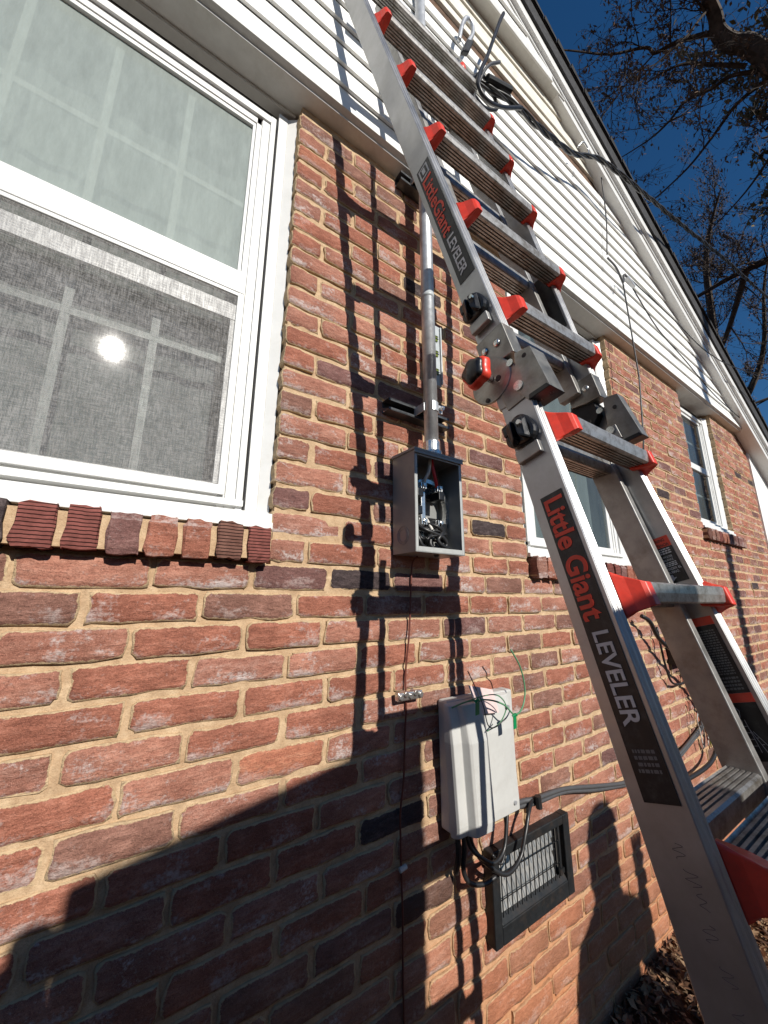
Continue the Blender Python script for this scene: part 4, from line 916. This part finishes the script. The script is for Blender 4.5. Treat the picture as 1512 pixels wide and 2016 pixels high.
make_tree('oak_tree', 'nearest tree, dark crooked limb with clinging brown leaves reaching over the roof',
  [([(8.2, -1.9, 4.0), (6.9, -1.3, 5.9), (6.22, -.99, 6.49), (5.77, -.77, 6.89), (5.61, -.63, 7.01), (5.45, -.56, 7.14), (5.31, -.58, 7.25), (5.02, -.58, 7.45), (4.6, -.64, 7.9)], .15, .05),
   ([(5.45, -.56, 7.14), (5.35, -.42, 7.21), (5.21, -.19, 7.29), (5.12, .01, 7.33), (5.0, .07, 7.4), (4.74, .4, 7.52), (4.38, .7, 7.68), (4.2, .85, 7.75)], .035, .008),
   ([(5.88, -.68, 6.8), (5.63, -.41, 6.99), (5.44, -.21, 7.12), (5.34, -.01, 7.18), (5.27, .21, 7.2)], .03, .008),
   ([(6.01, -.78, 6.69), (5.85, -.54, 6.81), (5.81, -.34, 6.83), (5.72, -.08, 6.88), (5.75, .12, 6.83), (5.75, .32, 6.8), (5.7, .54, 6.79), (5.6, .9, 6.8)], .03, .006),
   ([(6.1, -.84, 6.6), (6.1, -.5, 6.6), (6.2, -.2, 6.5), (6.3, .15, 6.4), (6.3, .6, 6.3), (6.2, 1.0, 6.2)], .03, .006),
   ([(6.5, -1.1, 6.3), (6.7, -.7, 6.1), (6.9, -.3, 5.9), (7.0, .2, 5.7)], .03, .006)],
  [(9.6, -2.6, GZ-.1), (9.3, -2.4, 1.2), (8.2, -1.9, 4.0)], 3, 24, .95, LEAFD, up=-.02, lsize=.036)
make_tree('leafy_tree', 'olive and brown leafy crown at the top right corner',
  [([(8.0, -2.0, 5.6), (7.2, -1.5, 6.4), (6.5, -1.15, 6.6), (6.0, -.8, 6.8)], .08, .02), ([(7.2, -1.5, 6.4), (6.8, -1.0, 6.2), (6.5, -.6, 6.2)], .05, .01), ([(7.2, -1.5, 6.4), (6.5, -1.3, 7.1), (5.9, -1.1, 7.5)], .05, .01)],
  [(11, -3.4, GZ-.1), (10.0, -3.0, 2.5), (8.0, -2.0, 5.6)], 11, 17, 1.0, LEAFO, up=0, lsize=.055)
make_tree('ash_tree', 'bare twiggy tree with fine upswept branches behind the roof edge',
  [([(12.2, 2.0, 1.0), (11.86, 1.47, 4.73), (10.94, 1.11, 6.71), (10.34, .9, 7.66), (9.92, .59, 8.26), (9.6, .27, 8.67)], .12, .015), ([(11.86, 1.47, 4.0), (11.6, 1.9, 5.6), (11.0, 2.1, 6.8), (10.3, 2.1, 7.7)], .08, .01),
   ([(11.9, 1.5, 4.0), (12.0, .8, 5.2), (11.68, .46, 5.9), (11.21, .21, 6.9), (10.8, -.1, 7.6)], .08, .01), ([(12.0, 1.8, 2.5), (12.3, 2.4, 4.2), (12.2, 3.0, 5.6)], .07, .01)],
  [(12.6, 2.3, GZ-.1), (12.3, 2.1, .2), (12.2, 2.0, 1.4)], 17, 50, .75, LEAFD, up=.22, lsize=.036)
make_tree('maple_tree', 'bare tree with a thick dark bough crossing low behind the roof',
  [([(12.0, -1.9, 6.6), (10.6, -1.0, 6.95), (9.92, -.08, 6.69), (9.89, .24, 6.68), (9.86, .47, 6.68), (9.82, 1.0, 6.62), (9.8, 1.28, 6.55), (9.7, 2.0, 6.3)], .09, .02), ([(9.89, .24, 6.68), (10.6, .9, 5.8), (11.2, 1.6, 5.1), (11.6, 2.4, 4.7)], .06, .01),
   ([(12.5, -1.0, 4.8), (11.9, .1, 4.6), (11.5, 1.3, 4.4), (11.2, 2.3, 4.4)], .05, .01), ([(13.0, -.8, 3.4), (12.4, .6, 3.4), (12.0, 2.0, 3.4)], .05, .01), ([(10.6, -1.0, 6.95), (10.0, -.7, 7.9), (9.3, -.3, 8.8)], .04, .01)],
  [(14.0, -2.6, GZ-.1), (13.4, -2.3, 3.0), (12.0, -1.9, 6.6)], 29, 52, .5, LEAFD, up=.05, spread=.7, lsize=.034)

# ------------------------------------------------------------------ things behind the camera whose shadows fall on the wall
def person(label, x, y, ang, h=1.7, coat=None, arm_up=True, hair=True, armsL=None, armsR=None, fat=1.0):
    T = thing('person', label, 'person', (x, y, GZ)); k = h/1.75
    ca, sa = math.cos(ang), math.sin(ang)
    def W(a, b, c): return V(x+(a*ca-b*sa)*k, y+(a*sa+b*ca)*k, GZ+c*k)
    J = [(0, 0, .95), (0, 0, 1.15), (0, .01, 1.35), (0, .0, 1.47), (0, .03, 1.56), (0, .04, 1.66), (-.10, 0, .92), (-.12, .02, .50), (-.13, 0, .09), (-.13, .15, .03), (.10, 0, .92), (.12, .02, .50), (.13, 0, .09), (.13, .15, .03), (-.19, 0, 1.41), (.19, 0, 1.41)]
    E_ = [(0, 1), (1, 2), (2, 3), (3, 4), (4, 5), (0, 6), (6, 7), (7, 8), (8, 9), (0, 10), (10, 11), (11, 12), (12, 13), (2, 14), (2, 15)]
    Rd = [.15, .145, .16, .07, .085, .085, .105, .075, .05, .04, .105, .075, .05, .04, .065, .065]
    for arm, s0 in ((armsL or [(-.27, .03, 1.12), (-.24, .2, .95)], 14), (armsR or [(.27, .03, 1.12), (.24, .2, .95)], 15)):
        prev = s0
        for i, p in enumerate(arm): J.append(p); Rd.append((.05, .036, .034)[min(i, 2)]); E_.append((prev, len(J)-1)); prev = len(J)-1
        d = V(*arm[-1])-V(*(arm[-2])); d.normalize(); side = V(1, 0, 0)
        for f in range(4):
            J.append(tuple(V(*arm[-1])+d*.09+side*(-.03+.02*f))); Rd.append(.011); E_.append((prev, len(J)-1)); a_ = len(J)-1
            J.append(tuple(V(*arm[-1])+d*.145+side*(-.034+.023*f)+V(0, 0, -.01))); Rd.append(.009); E_.append((a_, len(J)-1))
        J.append(tuple(V(*arm[-1])+d*.06+side*.055)); Rd.append(.011); E_.append((prev, len(J)-1))
    me = bpy.data.meshes.new('body'); me.from_pydata([W(*j)-T.location for j in J], E_, []); o = bpy.data.objects.new('body', me); COL.objects.link(o); o.parent = T
    sk = o.modifiers.new('skin', 'SKIN'); me.skin_vertices[0].use_root if False else None
    if not me.skin_vertices: 
        bpy.context.view_layer.objects.active = o
        try: bpy.ops.mesh.customdata_skin_add()
        except Exception: pass
    if me.skin_vertices:
        for i, v in enumerate(me.skin_vertices[0].data): v.radius = (Rd[i]*k*(fat if i < 16 else 1.15), Rd[i]*k*(.8 if i < 3 else 1))
        me.skin_vertices[0].data[0].use_root = True
    o.modifiers.new('sub', 'SUBSURF').levels = 1; o.modifiers['sub'].render_levels = 1
    me.materials.append(coat)
    hm = MB(); hc = W(0, .02, 1.68)
    for rr0, dz in ((.05, .13), (.09, .11), (.108, .06), (.108, 0), (.10, -.07), (.085, -.13) if hair else (.09, -.06)):
        pass
    rings = [[hc+V(math.cos(a)*r_, math.sin(a)*r_, dz) for a in [i*math.pi/10 for i in range(20)]] for r_, dz in ((.04, .125), (.085, .10), (.108, .05), (.112, -.01), (.108, -.07), (.095, -.15 if hair else -.08))]
    hm.loft(rings); hm.build('hair', INK, T, smooth=True)
    fm = MB(); f0 = W(0, .125, 1.62); fm.obox(f0, (.008, 0, 0), (0, .012, 0), (0, 0, .02)); fm.build('nose', coat, T, bevel=.004)
    return T
JACK = plain('jacket_cloth', (.10,.11,.14), .9)
person('person in a dark jacket standing right of the camera watching the ladder', 1.71, -2.07, 0, 1.70, JACK, armsL=[(-.24, .03, 1.12), (-.20, .2, .98)], armsR=[(.27, .10, 1.12), (.25, .20, 1.40)], fat=1.3)
cb = thing('cabinet_blocker', 'added unseen tall grey cabinet standing on the lawn behind the camera', 'blocker', (.50, -2.2, GZ))  # unseen stand-in, added to cast the large lower left shadow
MB().prism([(.07, -2.05, GZ+.01), (.84, -2.05, GZ+.01), (.84, -2.05, .80), (.60, -2.05, .775), (.07, -2.05, .69)], (0, -.45, 0)).build('carcass', BOXG, cb, bevel=.01)
for s in (0, 1): MB().box((.085+s*.375, -2.52, GZ+.06), (.45+s*.375, -2.501, .66)).build('door', BOXG, cb, bevel=.004)
MB().box((.42, -2.54, -.5), (.435, -2.521, -.3)).build('handle', STEEL, cb)
sb = thing('stack_blocker', 'added unseen stack-shaped shadow caster beside the tall cabinet', 'shadow caster', (-.75, -1.9, GZ))  # unseen stack, added to carry the low shadow on to the left
for i in range(11): MB().box((-1.75+.01*(i % 3), -2.03, GZ+.12+i*.1555), (.095-(.045 if i > 9 else 0), -1.76+.008*(i % 2), GZ+.12+i*.1555+.152)).build('sheet_pack', WOOD, sb, bevel=.002)
MB().box((-1.6, -2.0, GZ), (-1.4, -1.8, GZ+.119)).box((-.3, -2.0, GZ), (-.1, -1.8, GZ+.119)).build('block', WOOD, sb)
tb = thing('can_blocker', 'added unseen can-shaped shadow caster for the step in the wall shadow', 'can', (.028, -1.82, .444))  # unseen can, added to shape the small notch of the phone's shadow
MB().tube([(.028, -1.82, .4445), (.028, -1.82, .500)], .030, 20).build('body', GALV, tb); MB().tube([(.028, -1.82, .5002), (.028, -1.82, .504)], .027, 20).build('lid', ZINC, tb)
po = thing('utility_pole', 'wooden utility pole on the lawn that throws the long shadow up the far wall', 'pole', (4.08, -5.6, GZ))
MB().tube([(4.08, -5.6, GZ-.2), (4.08, -5.6, 7.5)], [.085, .07], 12).build('shaft', BARK, po, smooth=True); MB().box((3.5, -5.66, 6.9), (4.66, -5.56, 7.02)).build('crossarm', BARK, po)
